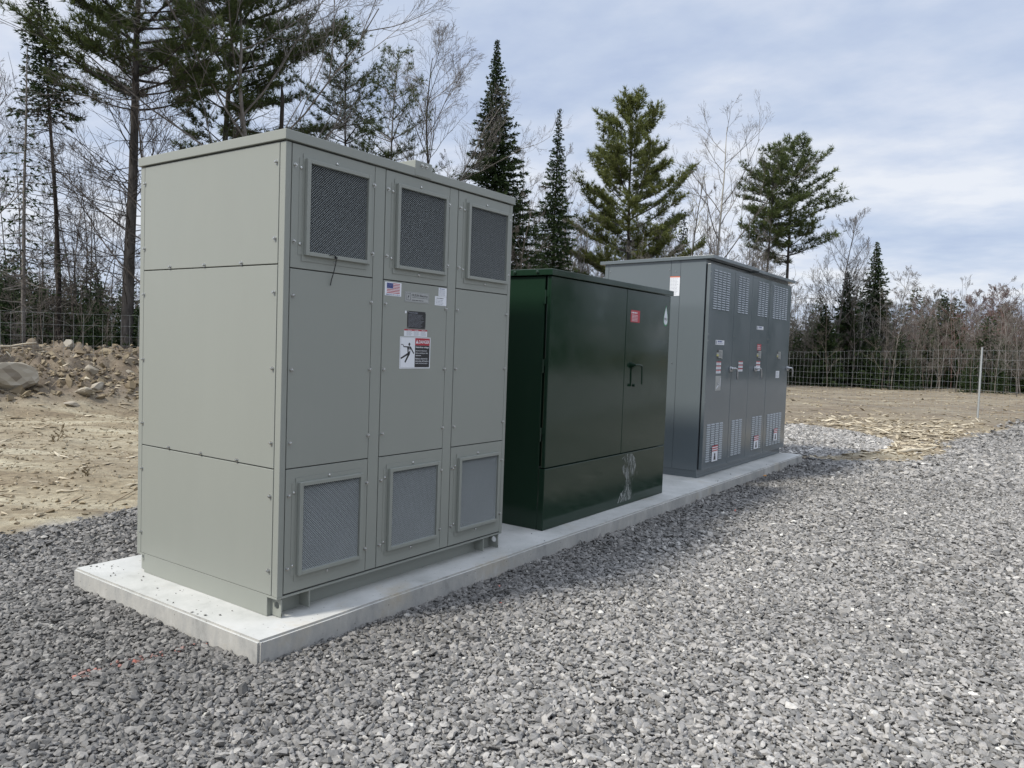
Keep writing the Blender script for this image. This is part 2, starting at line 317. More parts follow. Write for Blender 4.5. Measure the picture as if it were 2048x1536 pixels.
# stones: convex shards, one mesh
ICO_V = []; ph = (1 + 5 ** .5) / 2
for a_, b_ in ((1, ph), (-1, ph), (1, -ph), (-1, -ph)): ICO_V += [(0, a_, b_), (a_, b_, 0), (b_, 0, a_)]
import bmesh
def hull_base(pts):
    b = bmesh.new()
    for p in pts: b.verts.new(p)
    r = bmesh.ops.convex_hull(b, input=list(b.verts)); bmesh.ops.triangulate(b, faces=list(b.faces)); b.verts.index_update()
    v = np.array([tuple(q.co) for q in b.verts]); f = np.array([[q.index for q in fc.verts] for fc in b.faces]); b.free(); return v, f
ICO, ICOF = hull_base(np.array(ICO_V) / math.sqrt(1 + ph * ph))
OCT, OCTF = hull_base([(1, 0, 0), (-1, .1, .1), (.1, 1, 0), (-.1, -1, .1), (.2, .1, 1), (-.1, 0, -1), (.6, .6, -.5), (-.6, .5, .6)])
def shards(rg, P, size, base, basef, flat=(1, .72, .46), jit=0.22, tilt=0.5):
    n = len(P); V = np.repeat(base[None], n, 0); V = V + rg.normal(0, jit, V.shape) * 0.8
    sc_ = np.array(flat)[None] * (1 + rg.normal(0, .22, (n, 3))).clip(.45, 1.7); V = V * sc_[:, None] * size[:, None, None]
    yaw = rg.random(n) * 6.283; tl = rg.normal(0, tilt, n); ta = rg.random(n) * 6.283
    c, s = np.cos(yaw), np.sin(yaw); Rz = np.zeros((n, 3, 3)); Rz[:, 0, 0] = c; Rz[:, 0, 1] = -s; Rz[:, 1, 0] = s; Rz[:, 1, 1] = c; Rz[:, 2, 2] = 1
    k = np.stack([np.cos(ta), np.sin(ta), 0 * ta], -1); K = np.zeros((n, 3, 3)); K[:, 0, 2] = k[:, 1]; K[:, 1, 2] = -k[:, 0]; K[:, 2, 0] = -k[:, 1]; K[:, 2, 1] = k[:, 0]
    Rt = np.eye(3)[None] + np.sin(tl)[:, None, None] * K + (1 - np.cos(tl))[:, None, None] * (K @ K)
    V = np.einsum('nij,nvj->nvi', Rt @ Rz, V) + P[:, None]
    F = basef[None] + (np.arange(n) * len(base))[:, None, None]
    return V.reshape(-1, 3), F.reshape(-1, 3)
rg = np.random.default_rng(5)
def ring(r0, r1, pitch, halfdeg=52, extra=0.0):
    """points in a wedge in front of the viewer's side of the site"""
    n = int((2 * r1 / pitch)); g = (np.arange(n) - n / 2) * pitch
    gx, gy = np.meshgrid(g, g); gx = gx + rg.uniform(-.5, .5, gx.shape) * pitch; gy = gy + rg.uniform(-.5, .5, gy.shape) * pitch
    gx = gx.ravel(); gy = gy.ravel(); r = np.hypot(gx, gy); an = np.degrees((np.arctan2(gy, gx) - math.atan2(fw.y, fw.x) + math.pi) % (2 * math.pi) - math.pi)
    k = (r >= r0) & (r < r1) & (np.abs(an) < halfdeg); return gx[k] + CAM.x, gy[k] + CAM.y
Vs = []; Fs = []; A = {'rnd': [], 'tone': [], 'tint': []}; off = 0
PADX, PADY = (-.242, 9.5), (-.175, 1.687)
for r0, r1, pitch, size, base, bf in ((0.9, 6.2, .0172, .0136, ICO, ICOF), (6.2, 11.5, .0235, .0180, OCT, OCTF), (11.5, 19, .040, .029, OCT, OCTF), (19, 34, .075, .045, OCT, OCTF)):
    x, y = ring(r0, r1, pitch, 56 if r0 < 7 else 44)
    a_, c_ = is_gravel(x, y); k = (a_ | c_) & ~((x > PADX[0] - .008) & (x < PADX[1] + .008) & (y > PADY[0] - .008) & (y < PADY[1] + .008)) 
    # stray stones beyond the edge
    a2, c2 = is_gravel(x, y - .25, 0.6); k |= (a2 | c2) & (rg.random(len(x)) < .10) & ~((x > PADX[0] - .02) & (x < PADX[1] + .02) & (y > PADY[0] - .02) & (y < PADY[1] + .02))
    x, y, tong = x[k], y[k], (c_ & ~a_)[k]; n = len(x)
    size_ = size * np.exp(rg.normal(0, .36, n)).clip(.4, 2.1)
    # bank up slightly in patches and against the slab
    z = -.118 + .014 * fbm(x, y, 1.4, 3) + rg.uniform(-.008, .010, n) + 0.25 * size_
    V, F = shards(rg, np.stack([x, y, z], -1), size_, base, bf, jit=.2 if base is ICO else .16)
    Vs.append(V); Fs.append(F + off); off += len(V)
    rep = len(bf)
    rnd = np.clip(rg.beta(2.0, 2.3, n) * .95 + (rg.random(n) > .965) * .3, 0, 1)
    # dusty traffic strip is paler; the gravel by the near slab end is cleaner and darker
    tone = 0.75 + .42 * smoothstep((-y + .15 + .25 * x * (x < 0) ) / 1.6) * smoothstep((x + 2.6) / 2.2) + .22 * fbm(x, y, .8, 3) + .55 * tong
    far_dark = smoothstep((x - 9) / 8) * (~tong); tone = tone - .25 * far_dark
    # line of orange marking paint
    px, py = x + .71, y - .33; qx, qy = .55, -.09; L2 = qx * qx + qy * qy; tt = (px * qx + py * qy) / L2; dist = np.abs(px * qy - py * qx) / math.sqrt(L2)
    tint = ((tt > -.3) & (tt < 1.05) & (dist < .03) & (rg.random(n) < .38)) * rg.uniform(.1, .45, n)
    tint = np.maximum(tint, (rg.random(n) < .00004) * .6)
    for q, arr in (('rnd', rnd), ('tone', tone), ('tint', tint)): A[q].append(np.repeat(arr, rep))
# loose stones lying on the slab
n = 46; x = np.concatenate([rg.uniform(-.22, -.03, 30), rg.uniform(5.2, 9.3, 8), rg.uniform(2.1, 2.6, 8)]); y = np.concatenate([rg.uniform(.1, 1.66, 30), rg.uniform(-.15, .0, 8), rg.uniform(-.15, 1.2, 8)]); s_ = rg.uniform(.003, .009, n)
V, F = shards(rg, np.stack([x, y, s_ * .4], -1), s_, ICO, ICOF); Vs.append(V); Fs.append(F + off)
for q, val in (('rnd', .4), ('tone', .8), ('tint', 0)): A[q].append(np.full(n * len(ICOF), val))
gm = np_mesh('gravel', np.concatenate(Vs), np.concatenate(Fs), M_STONE, fattr={q: np.concatenate(v) for q, v in A.items()})
props(link('gravel', gm), 'grey crushed stone spread around the concrete slab', 'gravel', kind='stuff')

# earth litter: clods, chips, twigs
def scatter_dirt(n, r0, r1, half=44, power=1.0, bermonly=False):
    r = r0 + (r1 - r0) * rg.random(n) ** power; an = math.atan2(fw.y, fw.x) + np.radians(rg.uniform(-half, half, n)); x = CAM.x + r * np.cos(an); y = CAM.y + r * np.sin(an)
    a_, c_ = is_gravel(x, y); k = ~(a_ | c_)
    bh = berm_h(x, y); k &= (bh > .25) if bermonly else (bh < 1.1)
    return x[k], y[k]
def stuff_mesh(name, parts, mat, label, cat):
    Vs = []; Fs = []; As = []; off = 0
    for V, F, a in parts: Vs.append(V); Fs.append(F + off); As.append(a); off += len(V)
    return props(link(name, np_mesh(name, np.concatenate(Vs), np.concatenate(Fs), mat, fattr={'rnd': np.concatenate(As)})), label, cat, kind='stuff')
def shard_set(x, y, size, flat, tilt, lo=0, hi=1, sink=.2, base=OCT, bf=OCTF):
    z = gz(x, y) + size * sink; V, F = shards(rg, np.stack([x, y, z], -1), size, base, bf, flat=flat, tilt=tilt); return V, F, np.repeat(rg.uniform(lo, hi, len(x)), len(bf))
x, y = scatter_dirt(26000, 6, 22, power=.8); P1 = shard_set(x, y, .013 * np.exp(rg.normal(0, .5, len(x))).clip(.4, 3), (1, .8, .55), .5, .1, .8)
x, y = scatter_dirt(9000, 17, 52); P2 = shard_set(x, y, .024 * np.exp(rg.normal(0, .5, len(x))).clip(.4, 3), (1, .8, .5), .5, .1, .8)
x, y = scatter_dirt(30000, 12, 24, bermonly=True); P3 = shard_set(x, y, .036 * np.exp(rg.normal(0, .55, len(x))).clip(.4, 3.5), (1, .8, .65), .7, 0, .5)
stuff_mesh('soil_clods', [P1, P2, P3], M_CLOD, 'crumbled brown soil clods over the bulldozed ground', 'soil')
x, y = scatter_dirt(5200, 6, 24, power=.8); C1 = shard_set(x, y, .022 * np.exp(rg.normal(0, .6, len(x))).clip(.4, 3.2), (1.7, .35, .16), .25, .3, 1)
x, y = scatter_dirt(5200, 13, 48); C2 = shard_set(x, y, .034 * np.exp(rg.normal(0, .6, len(x))).clip(.4, 3), (1.8, .38, .16), .22, .25, 1)
# splintered wood heaped beside the far end of the slab
xx = rg.normal(14.5, 2.6, 1100); yy = rg.normal(-.9, .55, 1100) ; k = ~np.any(np.stack(is_gravel(xx, yy)), 0) & (xx > 10); xx, yy = xx[k], yy[k]
C3 = shard_set(xx, yy, .045 * np.exp(rg.normal(0, .5, len(xx))).clip(.4, 2.0), (1.8, .45, .16), .25, .45, 1)
xx = rg.normal(16.5, 2.5, 700); yy = rg.normal(0.3, 1.2, 700); k = ~np.any(np.stack(is_gravel(xx, yy)), 0); C4 = shard_set(xx[k], yy[k], .042 * np.exp(rg.normal(0, .5, k.sum())).clip(.4, 2.0), (1.8, .45, .16), .25, .45, 1)
x, y = scatter_dirt(1900, 12, 24, bermonly=True); s_ = .065 * np.exp(rg.normal(0, .45, len(x))).clip(.4, 2.6); V, F, a_r = shard_set(x, y, s_, (1, .7, .5), .7, 0, .55, .15, OCT, OCTF)
stuff_mesh('rubble', [(V, F, a_r)], M_ROCK, 'broken stones mixed through the earth bank', 'rubble')
x, y = scatter_dirt(900, 12, 24, bermonly=True); C5 = shard_set(x, y, .05 * np.exp(rg.normal(0, .5, len(x))), (1.5, .6, .4), .5, .3, 1)
stuff_mesh('wood_chips', [C1, C2, C3, C4, C5], M_CHIP, 'pale splintered wood chips littering the bare dirt', 'wood debris')
x, y = scatter_dirt(1500, 6, 40, power=.8); T1 = shard_set(x, y, .10 * np.exp(rg.normal(0, .4, len(x))).clip(.4, 1.7), (1.6, .035, .035), .18, 0, .25, .1)
x, y = scatter_dirt(1200, 12, 24, bermonly=True); T2 = shard_set(x, y, .13 * np.exp(rg.normal(0, .4, len(x))).clip(.4, 1.7), (1.6, .045, .045), .5, 0, .5, .3)
stuff_mesh('twigs', [T1, T2], M_CHIP, 'thin broken twigs strewn over the cleared dirt', 'twigs')

# boulders on the berm: things
def rock_mesh(seed, sx, sy, sz):
    r = random.Random(seed); b = bmesh.new(); bmesh.ops.create_icosphere(b, subdivisions=3, radius=1)
    planes = [(Vector((r.gauss(0, 1), r.gauss(0, 1), r.gauss(0, .8))).normalized(), r.uniform(.42, .8)) for _ in range(10)]
    for v in b.verts:
        for nrm, dd in planes:
            q = v.co.dot(nrm)
            if q > dd: v.co -= nrm * (q - dd) * .92
        v.co += Vector((r.gauss(0, .018), r.gauss(0, .018), r.gauss(0, .018)))
        v.co.x *= sx; v.co.y *= sy; v.co.z *= sz
    b.verts.index_update(); V = np.array([tuple(v.co) for v in b.verts]); F = np.array([[v.index for v in f.verts] for f in b.faces]); b.free()
    return np_mesh('boulder', V, F, M_ROCK, fattr={'rnd': np.clip(.5 + .5 * fbm(V[F[:, 0], 0] * 3 + seed, V[F[:, 0], 2] * 3 + V[F[:, 0], 1] * 2, 2.0, 3), 0, 1)})
ROCKS = [  # u-ish order left to right, world x, y, size, label
 ((3.85, 13.0), (.60, .42, .30), 'large pale flat-topped boulder at the left foot of the earth bank'),
 ((3.85, 14.35), (.35, .3, .48), 'tall grey slab rock leaning at the far left of the earth bank'),
 ((6.75, 12.45), (.20, .15, .14), 'squarish pale rock low on the bank beside the beige cabinet'),
 ((6.45, 12.05), (.15, .12, .13), 'small pale block at the toe of the bank beside the beige cabinet'),
 ((5.55, 14.0), (.17, .13, .2), 'upright tan stone halfway up the middle of the bank'),
 ((5.55, 13.2), (.15, .12, .17), 'pale rounded stone standing edgewise in the middle of the bank'),
 ((5.35, 12.6), (.24, .15, .10), 'long low pale stone lying under the upright tan stone'),
 ((4.95, 12.35), (.26, .16, .10), 'broken pale slab beside the splintered stump at the bank foot'),
 ((4.55, 11.95), (.20, .12, .07), 'flat pale stone lying at the toe of the bank near its middle'),
 ((6.0, 15.3), (.28, .2, .16), 'tan boulder half buried near the crest of the bank'),
 ((7.6, 14.9), (.30, .22, .2), 'rounded tan boulder on the crest right next to the beige cabinet'),
 ((4.6, 15.9), (.30, .2, .14), 'low tan boulder on the crest at the left of the bank')]
for i, ((x, y), s, lab) in enumerate(ROCKS):
    o = link('boulder', rock_mesh(i + 3, *s), loc=(x, y, float(gz(np.array([x]), np.array([y]))[0]) + s[2] * .35)); o.rotation_euler = (0.1 * (i % 3), .15 * (i % 2), i * 1.1)
    props(o, lab, 'boulder', 'boulders on the earth bank')
def log(name, p0, p1, r, mat, label, cat):
    mb = MB(); p0, p1 = Vector(p0), Vector(p1); n = 6; rr = random.Random(hash(label) % 999 if False else len(label)); pts = [p0.lerp(p1, i / n) + Vector((rr.gauss(0, r * .4), rr.gauss(0, r * .4), rr.gauss(0, r * .3))) for i in range(n + 1)]
    mb.tube(pts, [r * (1 - .4 * i / n) * rr.uniform(.85, 1.1) for i in range(n + 1)], 8); return props(mb.build(name, mat, smooth=True), label, cat)
M_LOG = plain('weathered_wood', (0.50, 0.44, 0.33), 0.9, var=.25)
def G(x, y, dz=0.0): return (x, y, float(gz(np.array([x]), np.array([y]))[0]) + dz)
log('branch', G(4.35, 15.4, .12), G(5.25, 15.1, .1), .028, M_LOG, 'bleached barkless pole lying across the crest of the earth bank', 'branch')
log('branch', G(1.0, 4.65, .02), G(1.16, 4.5, .02), .014, M_LOG, 'short bleached stick lying in the dirt left of the beige cabinet', 'branch')
log('branch', G(1.55, 3.75, .03), G(1.68, 3.7, .03), .026, M_LOG, 'stubby sawn wood piece at the gravel edge left of the beige cabinet', 'branch')
log('branch', G(11.6, -1.15, .04), G(13.0, -1.55, .05), .03, M_LOG, 'bleached stick poking out of the dirt between two gravel areas', 'branch')

# ---------------------------------------------------------------- slab
import bmesh as _b
mb = MB(); b = bmesh.new(); bmesh.ops.create_cube(b, size=1)
for q in b.verts: q.co = Vector((4.629 + q.co.x * 9.742, .756 + q.co.y * 1.862, -.2 + q.co.z * .4))
bmesh.ops.bevel(b, geom=[e for e in b.edges if all(v.co.z > -.1 for v in e.verts) or abs(e.verts[0].co.z - e.verts[1].co.z) > .1], offset=.012, segments=2, affect='EDGES')
b.verts.index_update(); bmesh.ops.subdivide_edges(b, edges=[e for e in b.edges if e.calc_length() > 1.0], cuts=90, use_grid_fill=True)
rr = random.Random(2)
for v in b.verts:
    x, y, z = v.co
    if z > -.05: v.co.z += .0025 * float(fbm(np.array([x]), np.array([y]), 3., 3)[0])
    if y < -.1: v.co.y += .006 * float(fbm(np.array([x]), np.array([z * 2]), 1.5, 3)[0])
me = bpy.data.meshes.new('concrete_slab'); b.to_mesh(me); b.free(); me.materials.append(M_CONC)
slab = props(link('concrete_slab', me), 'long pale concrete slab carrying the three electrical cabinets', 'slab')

# ---------------------------------------------------------------- small hardware meshes
def bolt_mesh(ax, s=1.0, mat=None, dome=False):
    """ax: outward axis '-y' or '-x'"""
    mb = MB()
    def P(r, h, n, rot=0): return [(r * math.cos(rot + 2 * math.pi * k / n), -h, r * math.sin(rot + 2 * math.pi * k / n)) for k in range(n)]
    def prism(r, h0, h1, n, r2=None):
        a = P(r, h0, n) + P(r2 or r, h1, n); mb.add(a, [tuple((k, (k + 1) % n, n + (k + 1) % n, n + k)) for k in range(n)] + [tuple(range(n, 2 * n))])
    if dome: prism(.0075 * s, 0, .003 * s, 12); prism(.0075 * s, .003 * s, .006 * s, 12, .003 * s)
    else: prism(.0098 * s, 0, .0022 * s, 12); prism(.0062 * s, .0022 * s, .0105 * s, 6); prism(.0062 * s, .0105 * s, .0118 * s, 6, .0045 * s)
    if ax == '-x': mb.v = [(y, -x, z) for x, y, z in mb.v]
    me = bpy.data.meshes.new('bolt'); me.from_pydata(mb.v, [], mb.f); me.materials.append(mat or M_SCREW); me.update(); return me
BOLT_Y, BOLT_X, DOME_Y = bolt_mesh('-y', 1.2), bolt_mesh('-x', 1.2), bolt_mesh('-y', 1.15, None, True)
def holed_plate(mb, x0, x1, y0, y1, z0, z1, cy, cz, r, n=16):
    """plate in the y-z plane with a round hole"""
    per = []
    for k in range(n):
        a = 2 * math.pi * k / n; c, s = math.cos(a), math.sin(a); tt = min(((y1 - cy) / c) if c > 1e-6 else ((y0 - cy) / c) if c < -1e-6 else 9, ((z1 - cz) / s) if s > 1e-6 else ((z0 - cz) / s) if s < -1e-6 else 9)
        per.append((cy + c * tt, cz + s * tt, cy + c * r, cz + s * r))
    corners = {}
    v = []; f = []
    for x in (x0, x1):
        for q in per: v += [(x, q[0], q[1]), (x, q[2], q[3])]
    m_ = 2 * n
    for k in range(n):
        j = (k + 1) % n
        f += [(2 * k, 2 * j, 2 * j + 1, 2 * k + 1), (m_ + 2 * k, m_ + 2 * k + 1, m_ + 2 * j + 1, m_ + 2 * j), (2 * k + 1, 2 * j + 1, m_ + 2 * j + 1, m_ + 2 * k + 1), (2 * k, m_ + 2 * k, m_ + 2 * j, 2 * j)]
    mb.add(v, f)
    for (yc, zc) in ((y0, z0), (y0, z1), (y1, z0), (y1, z1)):   # square the corners
        cand = sorted(per, key=lambda q: (q[0] - yc) ** 2 + (q[1] - zc) ** 2)[:2]
        mb.add([(x, p[0], p[1]) for x in (x0, x1) for p in (cand[0], cand[1], (yc, zc))], [(0, 1, 2), (3, 5, 4)])

# ================================================================ beige cabinet
H1 = 2.51; L1 = 2.016; W1 = 1.384
c1 = thing('transformer_cabinet', (0, 0, 0), 'tall beige-grey ventilated dry transformer cabinet with screened vents and danger sign, nearest on the slab', 'electrical cabinet')
MB().box(.012, L1 - .012, .012, W1 - .012, .105, H1).build('housing', M1D, c1)
mb = MB()
for xa, xb, ya, yb in ((0, .0365, 0, .0465), (L1 - .034, L1, 0, .0465), (0, .0365, W1 - .044, W1), (L1 - .034, L1, W1 - .044, W1)):
    o = MB().box(xa, xb, ya, yb, .117, H1 - .004, bev=.003).build('corner_post', M1, c1)
for xa, xb in ((.637, .7205), (1.312, 1.3945)):
    MB().box(xa, xb, .0015, .012, .127, H1 - .003, bev=.0015).build('mullion', M1, c1)
# roof with returned lip
mb = MB(); mb.box(-.0125, L1 + .0125, -.0125, W1 + .0125, 2.513, 2.5655, bev=.003); roof = mb.build('roof', M1, c1)
mb = MB(); mb.box(.955, 1.11, -.016, .30, 2.5175, 2.611, bev=.004); lug = mb.build('lifting_lug_cover', M1, roof)
for x in (1.012, 1.055): link('bolt', BOLT_Y, lug, (x, -.016, 2.585))
# end panels
for z0, z1, bz in ((1.8795, 2.506, (2.405, 2.01)), (.801, 1.8735, (1.73, 1.33, .935)), (.119, .795, (.651, .251))):
    p = MB().box(-.0005, .012, .051, 1.3365, z0, z1, bev=.0025).build('end_panel', M1, c1)
    for z in bz:
        for y in (.073, 1.332): link('bolt', BOLT_X, p, (-.0005, y, z))
    if z0 > 1.8 or z1 > 1.9 or z0 > .7:
        for y in ((1.048, .70, .355) if z0 > 1.8 else (1.037, .707, .366)): link('bolt', BOLT_X, p, (-.0005, y, z0 + .011))
# far end panels (other side)
for z0, z1 in ((1.8795, 2.506), (.801, 1.8735), (.119, .795)): MB().box(L1 - .012, L1 + .0005, .051, 1.3365, z0, z1, bev=.0025).build('end_panel', M1, c1)
for z0, z1 in ((1.8795, 2.506), (.801, 1.8735), (.119, .795)): MB().box(.041, 1.98, W1 - .012, W1 + .0005, z0, z1, bev=.0025).build('back_panel', M1, c1)
# expanded metal screen
def screen_mesh(w, h):
    px, pz = .0145, .0067; nx = int(w / px * 2); nz = int(h / pz); v = []; f = []
    for r in range(nz + 1):
        zc = r * pz; n0 = len(v); sgn = 1 if r % 2 else -1
        for k in range(nx + 1):
            x = min(k * px / 2, w); o = sgn * (1 if k % 2 else -1) * pz * .24
            if zc + o > h: o = h - zc
            if zc + o < 0: o = -zc
            v += [(x, -.0012, zc + o - .0010), (x, .0016, zc + o + .0012)]
        for k in range(nx): a = n0 + 2 * k; f.append((a, a + 2, a + 3, a + 1))
    return np_mesh('vent_screen', v, f, M_MESH)
SCR = screen_mesh(.418, .463)
for i, (px0, px1) in enumerate(((.0405, .633), (.7245, 1.308), (1.3985, 1.980))):
    dxo = (0, .684, 1.363)[i]; bl = (.0605, .743, 1.417)[i]; br_ = (.627, 1.299, 1.9725)[i]
    for kind, z0, z1 in (('upper', 1.8635, 2.505), ('middle', .8015, 1.8575), ('lower', .127, .7955)):
        p = MB().box(px0 + .001, px1 - .001, -.0005, .012, z0, z1, bev=.0022).build('front_panel', M1, c1)
        zs = {'upper': (2.394, 2.0), 'middle': (1.717, 1.325, .937), 'lower': (.655, .261)}[kind]
        for z in zs:
            for x in (bl, br_): link('bolt', BOLT_Y, p, (x, -.0005, z))
        if kind == 'middle':
            if i == 1: midpanel = p
            continue
        zm = 1.955 if kind == 'upper' else .236; x0 = (.147 if kind == 'upper' else .142) + dxo - (.012 if i == 2 and kind == 'lower' else 0); mw, mh = .418, .4635
        # cover plates behind the frame
        q = MB().box(x0 - .060, x0 + mw + .043, -.0026, -.0004, zm - .021, zm + mh + .020).box(x0 - .037, x0 + mw + .018, -.0042, -.0026, zm - .052, zm + mh + .046).build('mounting_plate', M1, p)
        for x in (x0 - .049, x0 + mw + .026):
            for z in (zm + mh - .032, zm + .035): link('screw', DOME_Y, q, (x, -.0026, z))
        for z in (zm + mh + .036, zm - .041): link('screw', DOME_Y, q, (x0 + .195, -.0042, z))
        fr = MB(); fx0, fx1, fz0, fz1 = x0 - .024, x0 + mw + .022, zm - .021, zm + mh + .021
        for a in ((fx0, x0, fz0, fz1), (x0 + mw, fx1, fz0, fz1), (x0, x0 + mw, zm + mh, fz1), (x0, x0 + mw, fz0, zm)): fr.box(a[0], a[1], -.026, -.0042, a[2], a[3])
        v = fr.build('vent_frame', M1, p)
        bvm = v.modifiers.new('b', 'BEVEL'); bvm.width = .0022; bvm.segments = 2
        MB().box(x0, x0 + mw, -.0062, -.0044, zm, zm + mh).build('vent_backing', M_BLACK, v)
        s = link('vent_screen', SCR, v, (x0, -.015, zm)); 
# base
mb = MB(); mb.box(0.001, .012, .0836, 1.30, 0, .1165, bev=.002); mb.box(L1 - .012, L1 - .001, .0836, 1.30, 0, .1165, bev=.002); mb.box(.012, L1 - .012, .084, .094, 0, .1045); mb.box(.012, L1 - .012, 1.29, 1.299, 0, .1045)
mb.box(.0, L1, .002, .0836, .1045, .1165, bev=.002); mb.box(0, L1, 1.3, W1 - .002, .1045, .1165, bev=.002); base = mb.build('base_frame', M1, c1)
for x, hole in ((.030, 1), (.217, 0), (1.795, 0), (1.973, 1)):
    for y0, y1 in ((.004, .084), (1.2995, 1.38)):
        mb = MB()
        if hole: holed_plate(mb, x, x + .008, y0, y1, .004, .1045, (y0 + y1) / 2 - .004, .062, .021)
        else: mb.box(x, x + .008, y0, y1, .012, .1045)
        mb.build('lifting_plate', M1, base)
# signs on the middle panel
Yp = -.0005
def plate(name, parent, x0, x1, z0, z1, mat, t=.0008, y=Yp, label=None):
    o = MB().box(x0, x1, y - t, y, z0, z1).build(name, mat, parent)
    if label: o['label'] = label
    return o
def lines(x0, x1, z0, z1, n, y, seed=1, cover=.9, h=.45):
    r = random.Random(seed); mb = MB(); p = (z1 - z0) / n
    for i in range(n):
        z = z1 - (i + .5) * p; x = x0; xe = x0 + (x1 - x0) * r.uniform(cover * .8, cover)
        while x < xe:
            l = min(r.uniform(.1, .3) * (x1 - x0), xe - x); mb.add([(x, y, z - p * h / 2), (x + l, y, z - p * h / 2), (x + l, y, z + p * h / 2), (x, y, z + p * h / 2)], [(0, 1, 2, 3)]); x += l + p * .35
    return mb
f = plate('flag_decal', midpanel, .737, .877, 1.768, 1.850, M_WHITE, label='white sticker with striped flag and MADE IN U.S.A.')
x0, x1, z0, z1 = .752, .864, 1.784, 1.844
mb = MB(); sh = (z1 - z0) / 13
for k in range(0, 13, 2): mb.add([(x0, Yp - .0012, z0 + k * sh), (x1, Yp - .0012, z0 + k * sh), (x1, Yp - .0012, z0 + (k + 1) * sh), (x0, Yp - .0012, z0 + (k + 1) * sh)], [(0, 1, 2, 3)])
mb.build('stripes', M_RED, f)
mb = MB(); mb.box(x0, x0 + .052, Yp - .0018, Yp - .0013, z1 - 7 * sh, z1); mb.build('canton', M_BLUE, f)
mb = MB()
for r_ in range(9):
    for k in range(6 if r_ % 2 == 0 else 5):
        cx = x0 + .0048 + k * .0085 + (0 if r_ % 2 == 0 else .0042); cz = z1 - .0032 - r_ * .0033; mb.add([(cx + .0012 * math.sin(a * 2.513), Yp - .0021, cz + .0012 * math.cos(a * 2.513)) for a in range(5)], [(0, 4, 3, 2, 1)])
mb.build('stars', M_WHITE, f)
lettering('MADE IN U.S.A.', .749, 1.7705, .0095, Yp - .0012, .118, .012).build('lettering', M_BLUE, f)
f = plate('maker_plate', midpanel, .908, 1.131, 1.742, 1.805, M_ALU, .002, label='brushed maker plate reading OLSUN Electrics')
mb = MB(); 
for a in ((.912, 1.127, 1.8005, 1.8015), (.912, 1.127, 1.7455, 1.7465), (.912, .913, 1.7465, 1.8005), (1.126, 1.127, 1.7465, 1.8005), (.923, .961, 1.793, 1.795), (.923, .961, 1.753, 1.755), (.923, .925, 1.755, 1.793), (.959, .961, 1.755, 1.793)): mb.box(a[0], a[1], Yp - .0024, Yp - .002, a[2], a[3])
mb.add([(.936, Yp - .0025, 1.757), (.941, Yp - .0025, 1.773), (.934, Yp - .0025, 1.773), (.949, Yp - .0025, 1.791), (.944, Yp - .0025, 1.777), (.951, Yp - .0025, 1.777)], [(0, 1, 2), (1, 4, 3, 2), (1, 5, 4)])
lettering('OLSUN Electrics', .970, 1.779, .0145, Yp - .0024, .146, .018, mb); lettering('Transformer Manufacturing Specialists', .970, 1.768, .0065, Yp - .0024, .146, .008, mb)
mb2 = lines(.972, 1.11, 1.750, 1.760, 1, Yp - .0024, 3, h=.4); mb.add(mb2.v, mb2.f); mb.build('lettering', M_BLK, f)
f = plate('address_sticker', midpanel, 1.223, 1.3035, 1.797, 1.852, M_WHITE); lines(1.229, 1.298, 1.801, 1.838, 5, Yp - .0012, 5, .9, .35).build('print', M_GREY, f); lines(1.232, 1.29, 1.840, 1.849, 1, Yp - .0012, 6).build('heading', M_BLUE, f)
f = plate('warranty_sticker', midpanel, 1.190, 1.3035, 1.737, 1.7955, M_WHITE); lines(1.197, 1.296, 1.741, 1.776, 4, Yp - .0012, 8, .85, .3).build('print', M_GREY, f); lines(1.204, 1.29, 1.779, 1.788, 1, Yp - .0012, 9).build('heading', M_BLK, f)
f = plate('rating_plate', midpanel, .937, 1.104, 1.580, 1.6865, M_BLK, .002, label='black rating nameplate'); lines(.945, 1.095, 1.586, 1.668, 11, Yp - .0023, 12, .95, .2).build('print', M_GREY, f); lettering('TRANSFORMER', .95, 1.672, .008, Yp - .0023, .08, .01).build('lettering', M_GREY, f)
for x, z in ((.942, 1.681), (1.099, 1.681), (.942, 1.585), (1.099, 1.585)):
    o = link('rivet', DOME_Y, f, (x, Yp - .002, z)); o.scale = (.4, .4, .4)
plate('small_label', midpanel, .916, .929, 1.671, 1.686, M_WHITE)
f = plate('warning_strip', midpanel, .912, 1.1235, 1.530, 1.5735, M_WHITE, label='narrow red-topped white warning strip')
MB().box(.912, 1.1235, Yp - .0013, Yp - .0009, 1.5645, 1.5735).build('header', M_RED, f); mb = lines(.933, .99, 1.534, 1.562, 5, Yp - .0012, 15, .9, .35)
for a, s_ in ((1.0, 16), (1.062, 17)): q = lines(a, a + .056, 1.534, 1.562, 5, Yp - .0012, s_, .9, .35); mb.add(q.v, q.f)
mb.build('print', M_GREY, f)
mb = MB()
for a in (.945, 1.005, 1.07): lettering('DANGER', a, 1.5665, .0045, Yp - .0016, .035, .02, mb)
mb.build('lettering', M_WHITE, f)
